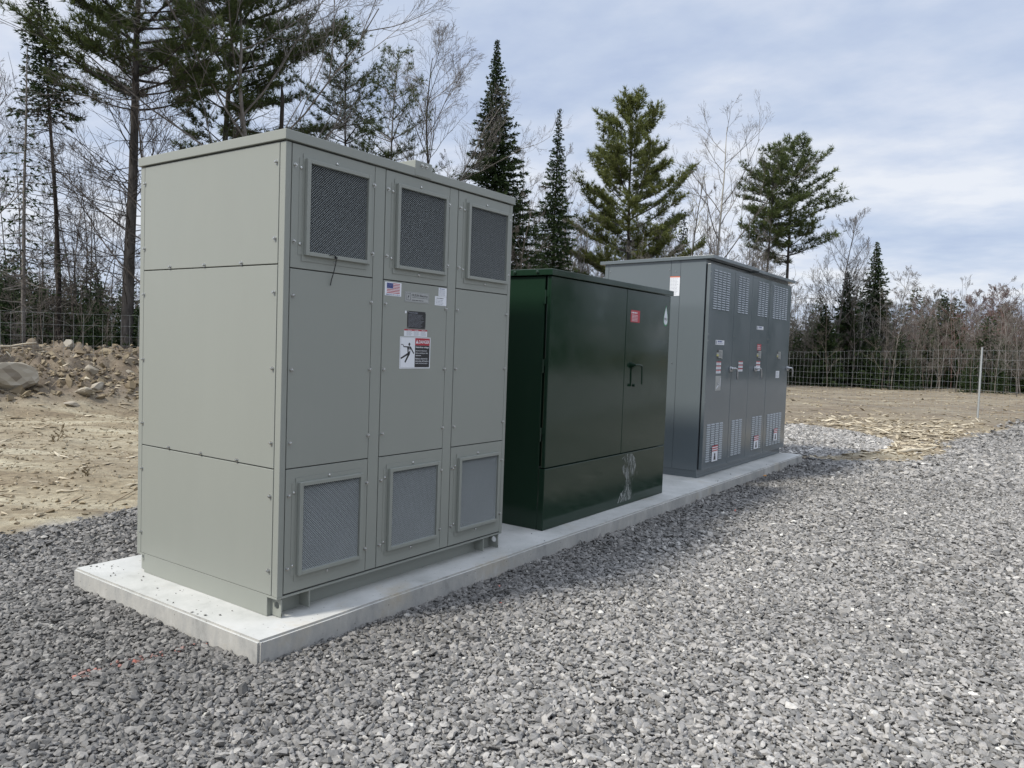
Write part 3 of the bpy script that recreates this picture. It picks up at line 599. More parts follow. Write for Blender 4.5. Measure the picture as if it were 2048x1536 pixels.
# danger sign
f = plate('danger_sign', midpanel, .878, 1.1575, 1.330, 1.5265, M_WHITE, .0015, label='white, red and black DANGER sign with a falling figure')
yl = Yp - .0019
mb = MB()
for a in ((.884, 1.152, 1.5215, 1.5223), (.884, 1.152, 1.336, 1.3368), (.884, .8848, 1.3368, 1.5215)): mb.box(a[0], a[1], yl, yl + .0003, a[2], a[3])
mb.box(1.013, 1.150, yl, yl + .0003, 1.338, 1.475); mb.build('black_panel', M_BLK, f)
MB().box(1.013, 1.150, yl, yl + .0003, 1.4755, 1.520).build('red_header', M_RED, f)
mb = MB(); lettering('DANGER', 1.048, 1.487, .021, yl - .0005, .097, .02, mb); mb.add([(1.018, yl - .0005, 1.487), (1.044, yl - .0005, 1.487), (1.031, yl - .0005, 1.510)], [(0, 1, 2)])
for txt, z, h, w_, bo in (('Hazardous voltage.', 1.456, .013, .126, .02), ('Disconnect all power', 1.436, .0098, .105, .01), ('before working on this', 1.421, .0098, .113, .01), ('equipment.', 1.406, .0098, .053, .01), ('Failure to observe this', 1.387, .0098, .112, .01), ('instruction will result in', 1.372, .0098, .122, .01), ('death or serious injury.', 1.357, .0098, .115, .01)):
    lettering(txt, 1.019, z, h, yl - .0005, w_, bo, mb)
mb.build('lettering', M_WHITE, f)
lettering('!', 1.0295, 1.489, .014, yl - .0008, .003, .01).build('exclamation', M_RED, f)
mb = MB(); yf = yl - .0002
def bar(p, q, wa, wb):
    p, q = Vector((p[0], 0, p[1])), Vector((q[0], 0, q[1])); n = (q - p).normalized(); n = Vector((-n.z, 0, n.x)); mb.add([(c.x, yf, c.z) for c in (p + n * wa, p - n * wa, q - n * wb, q + n * wb)], [(0, 1, 2, 3)])
def S(a, b_): return (.878 + (a - 1328) / (1640 - 1328) * .2795, 1.5265 - (b_ - 690) / (1005 - 690) * .1965)   # sign's own layout grid
c = S(1420, 764); mb.add([(c[0] + .0085 * math.cos(k * .5236), yf, c[1] + .0098 * math.sin(k * .5236)) for k in range(12)], [tuple(range(11, -1, -1))])
bar(S(1362, 788), S(1432, 792), .003, .004); bar(S(1338, 767), S(1355, 768), .0022, .0022); bar(S(1355, 768), S(1366, 786), .0022, .003)
bar(S(1430, 790), S(1468, 856), .005, .0042); bar(S(1408, 795), S(1414, 850), .008, .0085); bar(S(1428, 798), S(1424, 848), .0045, .006)
bar(S(1420, 852), S(1338, 905), .0065, .005); bar(S(1424, 850), S(1380, 944), .0075, .0055); mb.build('falling_figure', M_BLK, f)
mb = MB(); mb.add([(S(*p)[0], yf - .0005, S(*p)[1]) for p in ((1408, 822), (1434, 808), (1422, 820), (1432, 828), (1406, 842), (1418, 828))], [(0, 5, 2, 1), (5, 4, 3, 2)]); mb.build('spark', M_WHITE, f)
# cable tie
mb = MB(); mb.tube([(.322, -.002, 1.952), (.322, -.034, 1.948), (.323, -.035, 1.925), (.321, -.031, 1.90), (.318, -.022, 1.86), (.312, -.012, 1.82), (.309, -.008, 1.79)], .0027, 6); mb.tube([(.322, -.034, 1.948), (.305, -.033, 1.955), (.290, -.029, 1.953), (.28, -.027, 1.949)], .0020, 6); mb.box(.316, .328, -.040, -.030, 1.936, 1.946)
props(mb.build('cable_tie', M_RUBBER), 'black cable tie hanging from the bottom of the top-left vent frame', 'cable tie')

# ================================================================ green cabinet
gx0, gx1, gy, gD = 2.6452, 4.9517, .0483, 1.50
c2 = thing('padmount_transformer', (gx0, gy, 0), 'glossy dark green pad-mounted transformer cabinet with scuffed sill, in the middle of the slab', 'electrical cabinet')
c2i = Vector((-gx0, -gy, 0))
def B2(name, par, *a, **k):
    mat = k.pop('mat', M2); o = MB().box(*a, **k).build(name, mat, par)
    if par is c2: o.location = c2i
    return o
B2('tank', c2, gx0 + .004, gx1 - .004, gy + .062, gy + gD, 0, 2.060, bev=.004)
B2('sill', c2, gx0, gx1, gy, gy + .058, .002, .506, bev=.005)
dl = B2('door', c2, gx0, 3.9655, gy, gy + .038, .5135, 2.062, bev=.005); B2('door', c2, 3.969, gx1, gy, gy + .038, .5135, 2.062, bev=.005)
for z in (1.895, 1.34, .785):
    o = MB().tube([(gx0 - .004, gy + .050, z - .056), (gx0 - .004, gy + .050, z + .056)], .009, 10).box(gx0 - .004, gx0 + .002, gy + .012, gy + .048, z + .002, z + .054).box(gx0 - .004, gx0 + .003, gy + .052, gy + .085, z - .054, z - .002).build('hinge', M2, c2); o.location = c2i
    o['label'] = 'green barrel hinge'
mb = MB(); mb.box(gx0 - .0223, gx1 + .0223, gy - .0223, gy + gD + .02, 2.0665, 2.1175, bev=.005); lid = mb.build('lid', M2, c2); lid.location = c2i
dome = bolt_mesh('-x', 2.0, M2, True)
for y in (.169, .391, .9, 1.3): link('bolt', dome, lid, (gx0 - .0223, y, 2.092))
mb = MB(); mb.tube([(4.11, gy, 1.347), (4.11, gy - .022, 1.347)], .030, 20); mb.tube([(4.11, gy - .022, 1.347), (4.11, gy - .038, 1.347)], .019, 16); mb.tube([(4.11, gy - .04, 1.35), (4.16, gy - .055, 1.352), (4.205, gy - .06, 1.345), (4.222, gy - .06, 1.325), (4.225, gy - .06, 1.24), (4.228, gy - .06, 1.165)], .009, 8)
mb.tube([(4.105, gy - .006, 1.31), (4.105, gy - .006, 1.17)], .003, 8); mb.tube([(4.13, gy - .01, 1.156), (4.13, gy - .04, 1.156)], .014, 10); hd = mb.build('door_handle', M2, c2); hd.location = c2i
f = B2('warning_sticker', c2, 4.054, 4.246, gy - .001, gy - .0001, 1.757, 1.872, mat=M_RED); f['label'] = 'red warning sticker with white print'
mb = lines(4.066, 4.236, 1.835, 1.862, 1, gy - .0014, 4, .9, .5); q = lines(4.08, 4.22, 1.765, 1.832, 5, gy - .0014, 5, .9, .35); mb.add(q.v, q.f); mb.build('print', M_WHITE, f)
def drop(s, y, n=28):
    p = []
    for k in range(n):
        t = k / n * 2 * math.pi; rr_ = .5; zc = math.cos(t); xx = math.sin(t) * (math.sin(t / 2) ** 1.6); p.append((4.843 + .068 * s * xx, y, 1.860 + .1 * s * zc * 1.0))
    return MB().add(p, [tuple(range(n - 1, -1, -1))])
dd_ = drop(1.12, gy - .0006); 
for q in [drop(1.12, gy - .0006)]: f = q.build('fluid_decal', M_GRN, c2); f.location = c2i; f['label'] = 'white water-drop decal edged in green, reading FR3'
q = drop(.94, gy - .0012); q.v = [(x, y, z - .004) for x, y, z in q.v]; q.build('drop', M_WHITE, f)
lettering('FR3', 4.806, 1.808, .026, gy - .0018, .074, .02).build('lettering', M_BLK, f)
lettering('fluid', 4.826, 1.792, .009, gy - .0018, .034, .0).build('small_print', M_GREY, f)
# dried splash mark on the sill
ma, nt, b = newmat('dried_splash'); lk = nt.links
tr = nd(nt, 'ShaderNodeBsdfTransparent'); mxs = nd(nt, 'ShaderNodeMixShader'); cr = ramp(nt, [(0.44, 0.0), (0.62, 0.8)]); lk.new(noise(nt, 16, 8, 0.75, coords(nt, (1.6, 1, .55))), cr.inputs[0])
b.inputs['Base Color'].default_value = (.34, .36, .34, 1); b.inputs['Roughness'].default_value = .9
lk.new(cr.outputs[0], mxs.inputs[0]); lk.new(tr.outputs[0], mxs.inputs[1]); lk.new(b.outputs[0], mxs.inputs[2]); lk.new(mxs.outputs[0], nt.nodes['Material Output'].inputs[0])
M_SPL = ma
pts = [(4.05, .49), (4.20, .495), (4.27, .44), (4.30, .36), (4.26, .28), (4.20, .24), (4.22, .14), (4.23, .045), (3.95, .035), (3.97, .09), (4.08, .18), (4.11, .25), (4.04, .31), (4.0, .37), (4.06, .41), (4.0, .46)]
mb = MB(); mb.add([(x, gy - .0008, z) for x, z in pts], [tuple(range(len(pts)))])
o = mb.build('splash_mark', M_SPL, c2); o.location = c2i; o['label'] = 'grey dried splash on the green sill'
rr = random.Random(9); mb = MB()
def streak(x, z, dx, dz, w_): mb.add([(x, gy - .0012, z), (x + w_, gy - .0012, z), (x + dx + w_ * .3, gy - .0012, z + dz), (x + dx, gy - .0012, z + dz)], [(0, 1, 2, 3)])
streak(4.02, .47, .06, -.05, .006); streak(4.16, .49, -.03, -.09, .007); streak(4.13, .38, .04, .07, .010); streak(4.02, .355, .09, .006, .02); streak(4.06, .31, .08, .02, .012); streak(3.94, .04, .06, .09, .014); streak(4.0, .13, .02, -.05, .018)
for k in range(60): x = rr.gauss(4.14, .075); z = rr.uniform(.04, .48); streak(x, z, rr.gauss(0, .02), -rr.uniform(.006, .035), rr.uniform(.001, .004))
MS = plain('dried_mud', (.30, .31, .295), .9, var=.3)
o = mb.build('splash_streaks', MS, c2); o.location = c2i; o['label'] = 'pale dried runs on the green sill'

# ================================================================ grey switchgear
tx0, tx1, ty, tb = 6.1428, 9.445, .1544, 1.49
c3 = thing('switchgear_cabinet', (tx0, ty, 0), 'slate grey switchgear cabinet with four louvred doors, at the far end of the slab', 'electrical cabinet')
c3i = Vector((-tx0, -ty, 0))
def B3(name, par, *a, **k):
    mat = k.pop('mat', M3); bev = k.pop('bev', .003); o = MB().box(*a, bev=bev).build(name, mat, par)
    if par is c3: o.location = c3i
    return o
B3('housing', c3, tx0 + .004, tx1 - .004, ty + .004, tb - .004, .085, 2.583)
mb = MB().box(tx0, tx1, ty, tb, 0.0, .040).box(tx0 + .006, tx1 - .006, ty + .006, tb - .006, .040, .085); o = mb.build('plinth', M3, c3); o.location = c3i
B3('side_panel', c3, tx0 - .001, tx0 + .004, ty + .002, .4665, .087, 2.582, bev=.001)
B3('side_panel', c3, tx0 - .0005, tx0 + .004, .4725, .5875, .087, 2.582, bev=.001)
B3('side_panel', c3, tx0 - .001, tx0 + .004, .5935, 1.435, .087, 2.582, bev=.001)
B3('side_panel', c3, tx0 - .001, tx0 + .004, 1.4395, tb, .087, 2.582, bev=.001)
B3('side_panel', c3, tx1 - .004, tx1 + .001, ty + .002, tb, .087, 2.582, bev=.001)
for y, z in ((1.415, 2.47), (1.415, 1.6), (.613, 2.47), (.53, 2.45), (.53, 1.35)):
    o = link('screw', BOLT_X, c3, Vector((tx0 - .001, y, z)) + c3i); o.scale = (.6, .6, .6)
# roof: two trays, slightly pitched to the back
def tray(x0, x1, z):
    mb = MB(); y0, y1 = .054, tb + .06; dz = -.035
    v = [(x0, y0, z), (x1, y0, z), (x1, y1, z + dz), (x0, y1, z + dz), (x0, y0, z + .040), (x1, y0, z + .040), (x1, y1, z + .04 + dz), (x0, y1, z + .04 + dz)]
    mb.add(v, [(0, 3, 2, 1), (4, 5, 6, 7), (0, 1, 5, 4), (1, 2, 6, 5), (2, 3, 7, 6), (3, 0, 4, 7)]); o = mb.build('roof', M3, c3); o.location = c3i
    bvm = o.modifiers.new('b', 'BEVEL'); bvm.width = .003; bvm.segments = 2
tray(tx0 - .03, 7.748, 2.590); tray(7.752, tx1 + .03, 2.578)
DF = .100
doors = []
for i, (a, b_) in enumerate(((6.157, 6.994), (7.002, 7.660), (7.664, 8.414), (8.422, 9.452))):
    o = B3('door', c3, a, b_, DF, .143, .098, 2.535, bev=.004); doors.append(o)
B3('door_gap', c3, 6.172, 9.44, .143, ty + .003, .1, 2.53, mat=M_BLACK, bev=0)
def louvers(x0, x1, z0, z1, nc, nr, par):
    mb = MB(); pw = (x1 - x0) / nc; w_ = pw * .80; pz = (z1 - z0) / nr; h = .0185
    for c in range(nc):
        for r in range(nr):
            xa = x0 + c * pw + (pw - w_) / 2; xb = xa + w_; zt = z0 + (r + 1) * pz - pz * .2; zb = zt - h; e = .008; y = DF; o = .0075
            mb.add([(xa, y, zt), (xb, y, zt), (xb - e * .3, y - o, zb + .003), (xa + e * .3, y - o, zb + .003), (xa, y, zb), (xb, y, zb), (xb - e * .3, y - o, zb), (xa + e * .3, y - o, zb)],
                   [(0, 3, 2, 1), (3, 7, 6, 2), (0, 4, 7, 3), (1, 2, 6, 5)])
            mb.add([(xa, y - .0006, zb), (xb, y - .0006, zb), (xb, y - .0006, zb - .0030), (xa, y - .0006, zb - .0030)], [(0, 3, 2, 1)], 1)
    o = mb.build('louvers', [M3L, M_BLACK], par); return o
M3L = paint('highlight_louver_paint', (0.255, 0.285, 0.30), 0.22, coat=0.1, dust=.0)  # paler copy of the grey paint; sky highlights on the hoods put into colour
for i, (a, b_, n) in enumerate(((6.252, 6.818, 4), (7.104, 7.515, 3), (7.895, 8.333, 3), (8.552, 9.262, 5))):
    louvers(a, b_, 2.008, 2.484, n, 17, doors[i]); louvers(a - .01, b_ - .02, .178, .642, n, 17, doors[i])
sm = bolt_mesh('-y', .75, M_SCREW, True)
for i, xs in enumerate(((6.165,), (7.03,), (8.385,), (8.45,))):
    for x in xs:
        for z in (2.44, 2.36, 1.71, 1.63, 0.98, 0.90, .26, .18): link('hinge_screw', sm, doors[i], (x, DF, z))
for x, i in ((6.955, 0), (7.905, 2), (9.40, 3)):
    mb = MB(); mb.box(x - .045, x + .035, DF - .022, DF - .0005, 1.262, 1.325, bev=.008); mb.tube([(x - .02, DF - .022, 1.30), (x - .02, DF - .048, 1.30)], .02, 12); mb.tube([(x - .03, DF - .052, 1.303), (x + .02, DF - .062, 1.306), (x + .055, DF - .068, 1.296), (x + .068, DF - .07, 1.27), (x + .074, DF - .07, 1.22), (x + .078, DF - .07, 1.165)], [.013, .0125, .012, .012, .011, .009], 8)
    o = mb.build('door_handle', M_CHROME, doors[i], smooth=True)
def sticker(name, d_, x0, x1, z0, z1, mat, print_=M_GREY, n=4, label=None, seed=1, sub=True):
    f = MB().box(x0, x1, DF - .0008, DF - .0001, z0, z1).build(name, mat, d_)
    if sub: lines(x0 + (x1 - x0) * .1, x1 - (x1 - x0) * .08, z0 + (z1 - z0) * .08, z1 - (z1 - z0) * .12, n, DF - .0012, seed, .95, .4).build('print', print_, f)
    if label: f['label'] = label
    return f
def arcflash(d_, x0, x1, z0, z1, s):
    f = MB().box(x0, x1, DF - .0008, DF - .0001, z0, z1).build('equipment_label', M_ALU, d_); f['label'] = 'black, yellow and silver equipment label'
    xm = x0 + (x1 - x0) * .34; h = z1 - z0
    MB().box(x0, xm, DF - .0013, DF - .0009, z0 + h * .72, z1).box(x0, xm, DF - .0013, DF - .0009, z0, z0 + h * .3).box(xm, x1 - .02, DF - .0013, DF - .0009, z0, z0 + .012).build('black_corner', M_BLK, f)
    MB().box(x0, xm, DF - .0013, DF - .0009, z0 + h * .3, z0 + h * .52).build('yellow_patch', M_YEL, f)
    lines(xm + .01, x1 - .008, z0 + h * .2, z1 - h * .1, 6, DF - .0012, s, .95, .35).build('print', M_BLK, f)
def triple(d_, x0, x1, z0, z1, s):
    h = (z1 - z0) / 3
    for k in range(3):
        f = sticker('danger_sticker', d_, x0, x1, z0 + k * h + .003, z0 + (k + 1) * h - .003, M_WHITE, M_GREY, 3, 'small white sticker with red heading', s + k)
        MB().box(x0, x1, DF - .0015, DF - .0012, z0 + (k + 1) * h - .015, z0 + (k + 1) * h - .003).build('heading', M_RED, f)
D1, D2, D3, D4 = doors
def maker(d_, x0, x1, z0, z1):
    f = MB().box(x0, x1, DF - .0015, DF - .0001, z0, z1).build('maker_plate', M_WHITE, d_); f['label'] = 'white maker plate with dark emblem'; h = z1 - z0
    MB().box(x0 + .005, x0 + .045, DF - .002, DF - .0016, z0 + .006, z1 - .006).build('emblem', M_GREY, f); lettering('Eaton', x0 + .07, z0 + h * .45, h * .42, DF - .0019, (x1 - x0) * .5, .02).build('lettering', M_BLUE, f) if False else None
    q = lines(x0 + .07, x1 - .02, z0 + h * .5, z0 + h * .9, 1, DF - .0019, 5, .8, .8); q.build('print', M_BLUE, f); lines(x0 + .07, x1 - .02, z0 + h * .15, z0 + h * .4, 1, DF - .0019, 6, .95, .6).build('small_print', M_GREY, f)
maker(D1, 6.41, 6.70, 1.592, 1.648); arcflash(D1, 6.465, 6.66, 1.420, 1.528, 21); triple(D1, 6.473, 6.625, 1.242, 1.392, 31)
f = MB().box(6.466, 6.645, DF - .0012, DF - .0001, 1.035, 1.214).build('document_holder', M_ALU, D1); f['label'] = 'clear plastic document pouch'
MB().tube([(6.50, DF - .003, 1.06), (6.56, DF - .003, 1.10), (6.53, DF - .003, 1.13), (6.60, DF - .003, 1.11), (6.62, DF - .003, 1.08)], .004, 6).tube([(6.62, DF - .003, 1.09), (6.625, DF - .003, 1.19)], .003, 6).build('wrinkle', M_WHITE, f)
triple(D2, 7.255, 7.415, 1.26, 1.40, 41)
maker(D3, 7.91, 8.19, 1.830, 1.877); sticker('red_sticker', D3, 7.965, 8.13, 1.548, 1.632, M_RED, M_WHITE, 3, 'red sticker with white print', 51); arcflash(D3, 7.967, 8.148, 1.433, 1.538, 52); triple(D3, 7.96, 8.125, 1.265, 1.403, 61)
arcflash(D4, 8.875, 9.058, 1.43, 1.54, 71); sticker('white_sticker', D4, 8.862, 9.03, 1.157, 1.26, M_WHITE, M_GREY, 4, 'white notice sticker', 72)
for d_, x0, x1, z0, z1, s in ((D1, 6.43, 6.62, .175, .368, 1), (D3, 7.99, 8.175, .19, .372, 2), (D4, 8.87, 9.04, .236, .41, 3)):
    y = DF - .0125; f = MB().box(x0, x1, y - .0008, y, z0, z1).build('warning_label', M_WHITE, d_); f['label'] = 'white warning label with red bars and black pictogram'
    h = z1 - z0; MB().box(x0, x1, y - .0014, y - .0009, z1 - h * .08, z1).box(x0, x1, y - .0014, y - .0009, z1 - h * .22, z1 - h * .15).box(x0, x1, y - .0014, y - .0009, z1 - h * .36, z1 - h * .29).build('red_bars', M_RED, f)
    xm = (x0 + x1) / 2; mb = MB(); mb.add([(xm + .022 * math.cos(k * .524), y - .0013, z0 + h * .43 + .018 * math.sin(k * .524)) for k in range(12)], [tuple(range(11, -1, -1))]); mb.add([(xm - .035, y - .0013, z0 + h * .1), (xm + .035, y - .0013, z0 + h * .08), (xm + .025, y - .0013, z0 + h * .34), (xm - .022, y - .0013, z0 + h * .34)], [(0, 1, 2, 3)]); mb.build('pictogram', M_BLK, f)
# notice on the end wall
f = MB().box(tx0 - .0022, tx0 - .0011, .474, .5995, 2.158, 2.390).build('notice', M_WHITE, c3); f.location = c3i; f['label'] = 'tall white notice with an orange top edge'
MB().box(tx0 - .0028, tx0 - .0023, .474, .5995, 2.378, 2.390).build('orange_edge', M_ORG, f)
q = lines(0, .11, 2.17, 2.37, 12, 0, 81, .9, .25); q.v = [(tx0 - .0026, .593 - x, z) for x, y, z in q.v]; q.build('print', M_GREY, f)

# ---------------------------------------------------------------- fence
FP = [(-3.0, 15.65, 1.86), (4.45, 14.82, 1.86), (7.25, 14.5, 1.87), (17.5, 13.37, 1.80), (31.0, 11.9, 1.55), (27.06, 5.04, 1.62), (22.85, -1.38, 1.83), (19.5, -6.5, 1.85)]
fence = thing('wire_fence', (7.25, 14.5, 0), 'tall woven wire field fence with square mesh around the cleared site', 'fence')
def seg_tubes(P0, P1, r0, r1, n=3):
    P0 = np.asarray(P0, float); P1 = np.asarray(P1, float); r0 = np.asarray(r0, float); r1 = np.asarray(r1, float); t = P1 - P0; t /= np.linalg.norm(t, axis=1, keepdims=True) + 1e-9
    h = np.where(np.abs(t[:, 2:3]) < .9, np.array([[0, 0, 1.]]), np.array([[1., 0, 0]])); a = np.cross(t, h); a /= np.linalg.norm(a, axis=1, keepdims=True) + 1e-9; b_ = np.cross(t, a)
    an = np.arange(n) * 2 * math.pi / n; ca, sa = np.cos(an), np.sin(an); ringv = a[:, None] * ca[None, :, None] + b_[:, None] * sa[None, :, None]
    V = np.concatenate([P0[:, None] + ringv * r0[:, None, None], P1[:, None] + ringv * r1[:, None, None]], 1)
    k = np.arange(n); k2 = (k + 1) % n; f = np.stack([k, k2, n + k2, n + k], -1); F = f[None] + (np.arange(len(P0)) * 2 * n)[:, None, None]
    return V.reshape(-1, 3), F.reshape(-1, 4)
P0 = []; P1 = []; hs = np.concatenate([[0], np.cumsum([.25, .25, .22, .20, .20, .18, .18, .16, .15, .15])])
rf = random.Random(4)
for (xa, ya, za), (xb, yb, zb) in zip(FP[:-1], FP[1:]):
    ln = math.hypot(xb - xa, yb - ya); n = max(2, int(ln / .19)); cols = []
    for k in range(n + 1):
        t = k / n; x = xa + (xb - xa) * t; y = ya + (yb - ya) * t; zt = za + (zb - za) * t + .012 * math.sin(x * 1.7 + y) 
        cols.append([(x + rf.gauss(0, .008), y + rf.gauss(0, .008), zt - h + rf.gauss(0, .004)) for h in hs])
    for k in range(n + 1):
        P0.append(cols[k][0]); P1.append(cols[k][4]); P0.append(cols[k][4]); P1.append(cols[k][-1])
        if k < n:
            for j in range(len(hs)): P0.append(cols[k][j]); P1.append(cols[k + 1][j])
V, F = seg_tubes(P0, P1, np.full(len(P0), .0022), np.full(len(P0), .0022), 3)
V -= np.array([7.25, 14.5, 0]); link('wire_mesh', np_mesh('wire_mesh', V, F, M_GALV), fence)
for x, y, zt in ((22.82, -1.42, 1.90), (31.03, 11.95, 1.62), (17.5, 13.42, 1.86), (12.2, 13.99, 1.88), (24.2, 12.68, 1.72), (19.5, -6.5, 1.9)):
    MB().tube([(x, y, -.4), (x, y, zt)], .025, 12).tube([(x, y, zt), (x, y, zt + .012)], .029, 12).build('fence_post', M_POLE, fence).location = (-7.25, -14.5, 0)

# ---------------------------------------------------------------- trees
def rvec(r): return Vector((r.gauss(0, 1), r.gauss(0, 1), r.gauss(0, 1)))
def wobble_line(p, d, L_, n, wob, lift, r):
    pts = [p.copy()]; d = d.normalized()
    for i in range(n):
        d = (d + rvec(r) * wob + Vector((0, 0, lift))).normalized(); p = p + d * (L_ / n); pts.append(p.copy())
    return pts, d
def emit(S, pts, r0, r1):
    n = len(pts) - 1
    for i in range(n): S.append((pts[i], pts[i + 1], r0 + (r1 - r0) * i / n, r0 + (r1 - r0) * (i + 1) / n))
def bare_tree(seed, H, levels=5, spread=.55, fork=.35, r=.11, lean=(0, 0), dens=1.0, up_=.07, sidefrac=(.45, .75)):
    rd = random.Random(seed); T = []; S = []
    tp, _ = wobble_line(Vector((0, 0, -.3)), Vector((lean[0], lean[1], 1)), H * .92 + .3, 16, .035, .02, rd)
    emit(T, tp, r, r * .12)
    def br(p, d, L_, rad, lv):
        n = 5 if lv < 3 else 3
        pts, dd = wobble_line(p, d, L_, n, .075, up_ * (1.0 if lv < 4 else .4), rd); emit(S, pts, rad, rad * .45)
        if lv >= levels: return
        nc = int(round((4.6 if lv <= 2 else 3.6) * dens + rd.random()))
        for k in range(nc):
            t = .22 + .78 * (k + rd.random()) / nc; i = min(int(t * n), n - 1); q = pts[i].lerp(pts[i + 1], t * n - i)
            ax = (pts[i + 1] - pts[i]).normalized(); sd = ax.cross(rvec(rd)).normalized(); a = rd.uniform(.35, .8)
            br(q, ax * math.cos(a) + sd * math.sin(a), L_ * rd.uniform(*sidefrac) * (1 - .35 * t), rad * (.5 + .15 * rd.random()) * (1 - .3 * t), lv + 1)
    nb = int(14 * dens + 3)
    for k in range(nb):
        t = fork + (1 - fork) * ((k + rd.random() * .8) / nb); i = min(int(t * 16), 15); q = tp[i].lerp(tp[i + 1], t * 16 - i); a = k * 2.4 + rd.uniform(-.5, .5); el = rd.uniform(.5, .95)
        L_ = H * spread * (1.05 - .75 * (t - fork) / (1 - fork)) * rd.uniform(.65, 1.1)
        br(q, Vector((math.cos(a) * math.cos(el), math.sin(a) * math.cos(el), math.sin(el))), L_ * .62, r * (1.0 - t * .75) * .5, 1)
    return T, S
def tarr(S, n):
    P0 = np.array([tuple(s[0]) for s in S]); P1 = np.array([tuple(s[1]) for s in S]); r0 = np.maximum([s[2] for s in S], .0036); r1 = np.maximum([s[3] for s in S], .0026)
    return seg_tubes(P0, P1, r0, r1, n)
def needle_tris(rg_, C, D, ln, wd, k, spread):
    ln = np.repeat(np.broadcast_to(ln, (len(C),)), k)
    """k thin triangles from each centre C around direction D"""
    n = len(C); C = np.repeat(C, k, 0); D = np.repeat(D, k, 0) + rg_.normal(0, spread, (n * k, 3)); D /= np.linalg.norm(D, axis=1, keepdims=True) + 1e-9
    S_ = np.cross(D, rg_.normal(0, 1, D.shape)); S_ /= np.linalg.norm(S_, axis=1, keepdims=True) + 1e-9
    l = (ln * rg_.uniform(.6, 1.25, n * k))[:, None]; w_ = (wd * rg_.uniform(.7, 1.3, n * k))[:, None]
    V = np.stack([C - S_ * w_ * .5, C + S_ * w_ * .5 + D * l * .12, C + D * l], 1); F = np.arange(n * k * 3).reshape(-1, 3); return V.reshape(-1, 3), F
def conifer(seed, H, Rm, start, kind='spruce', nb=150, asym=(0, 0), r=.12, dead=0, lean=(0, 0), ln=.16, wd=.045, k=5, step=.085, prof=.85, dens=1.0, top_pow=1.0):
    rd = random.Random(seed); rg_ = np.random.default_rng(seed); T = []; S = []; C = []; D = []; Rn = []; LN = []
    tp, _ = wobble_line(Vector((0, 0, -.3)), Vector((lean[0], lean[1], 1)), H + .3, 18, .012, .01, rd); emit(T, tp, r, .012)
    def at(t):
        i = min(int(t * 18), 17); return tp[i].lerp(tp[i + 1], t * 18 - i)
    for j in range(dead):
        t = rd.uniform(.12, start + .05); a = rd.random() * 6.283; Lb = Rm * rd.uniform(.35, 1.0); el = rd.uniform(-.35, .25) if kind == 'spruce' else rd.uniform(-.1, .5)
        pts, dd = wobble_line(at(t), Vector((math.cos(a), math.sin(a), el)), Lb, 4, .10, -.02 if kind == 'spruce' else .05, rd); emit(S, pts, .016, .005)
        for q in range(rd.randint(3, 8)):
            i = rd.randint(1, 3); d2 = ((pts[i + 1] - pts[i]).normalized() + rvec(rd) * .55).normalized(); p2, _ = wobble_line(pts[i].lerp(pts[i + 1], rd.random()), d2, Lb * rd.uniform(.2, .5), 3, .15, 0, rd); emit(S, p2, .007, .0035)
    for j in range(nb):
        u = (j + rd.random()) / nb; t = start + (1 - start) * u ** .95
        if kind == 'pine': t = start + (1 - start) * (round(u * nb / 5) / (nb / 5)) * 1.0 + rd.uniform(-.008, .008); t = min(max(t, start), .992)
        uu = (t - start) / (1 - start); a = j * 2.399 + rd.uniform(-.4, .4)
        if kind == 'spruce': Lb = Rm * ((1 - uu) ** prof) * rd.uniform(.6, 1.12) + .03; el = .45 * uu - .28 + rd.uniform(-.12, .12); lift = .03
        else:
            Lb = Rm * (min(1, (1 - uu) * 1.9 + .10) ** top_pow) * (.55 + .45 * min(1, uu * 5 + .3)) * rd.uniform(.45, 1.15) + .15; el = rd.uniform(.0, .28) + .75 * uu ** 2; lift = .045
        dr_ = Vector((math.cos(a), math.sin(a), 0)); Lb *= 1 + (asym[0] * dr_.x + asym[1] * dr_.y)
        Lb = max(Lb, .06); n = max(3, int(Lb / .35)); pts, dd = wobble_line(at(t), dr_ + Vector((0, 0, el)), Lb, n, .05, lift, rd); emit(S, pts, .008 + .011 * Lb, .004)
        if kind == 'spruce':
            m_ = int(Lb / step * dens) + 2
            for q in range(m_):
                s = (q + rd.random()) / m_
                i = min(int(s * n), n - 1); p = pts[i].lerp(pts[i + 1], s * n - i); ax = (pts[i + 1] - pts[i]).normalized(); side = ax.cross(Vector((0, 0, 1))).normalized()
                wdt = (.30 * Lb * (1 - s) * .8 + .06); o = rd.uniform(-1, 1)
                C.append(p + side * o * wdt + Vector((0, 0, -abs(o) * wdt * .25 + rd.uniform(-.05, .03)))); D.append(ax * .8 + side * o * .9 + Vector((0, 0, -.1))); Rn.append(.35 + .3 * rd.random() + .25 * s); LN.append(ln * (.35 + .65 * min(1, (1 - uu) * 2.2)))
        else:
            m_ = max(3, int(Lb / .13 * dens))
            for q in range(m_):
                s = .30 + .70 * (q + rd.random()) / m_; i = min(int(s * n), n - 1); p = pts[i].lerp(pts[i + 1], s * n - i); ax = (pts[i + 1] - pts[i]).normalized()
                side = ax.cross(Vector((0, 0, 1))).normalized() * (1 if rd.random() < .5 else -1); d2 = (ax * .7 + side * rd.uniform(.2, 1.1) + Vector((0, 0, rd.uniform(.05, .35)))).normalized(); l2 = rd.uniform(.25, .7) * min(1, .5 + Lb * .25)
                e2 = p + d2 * l2; S.append((p, e2, .007, .0035)); clr = rd.random()
                for h in range(4):
                    c_ = p.lerp(e2, .35 + .65 * h / 3) + rvec(rd) * .05; C.append(c_); D.append(d2 + Vector((0, 0, .35)) + rvec(rd) * .3); Rn.append(.25 * clr + .3 * rd.random() + .25); LN.append(ln)
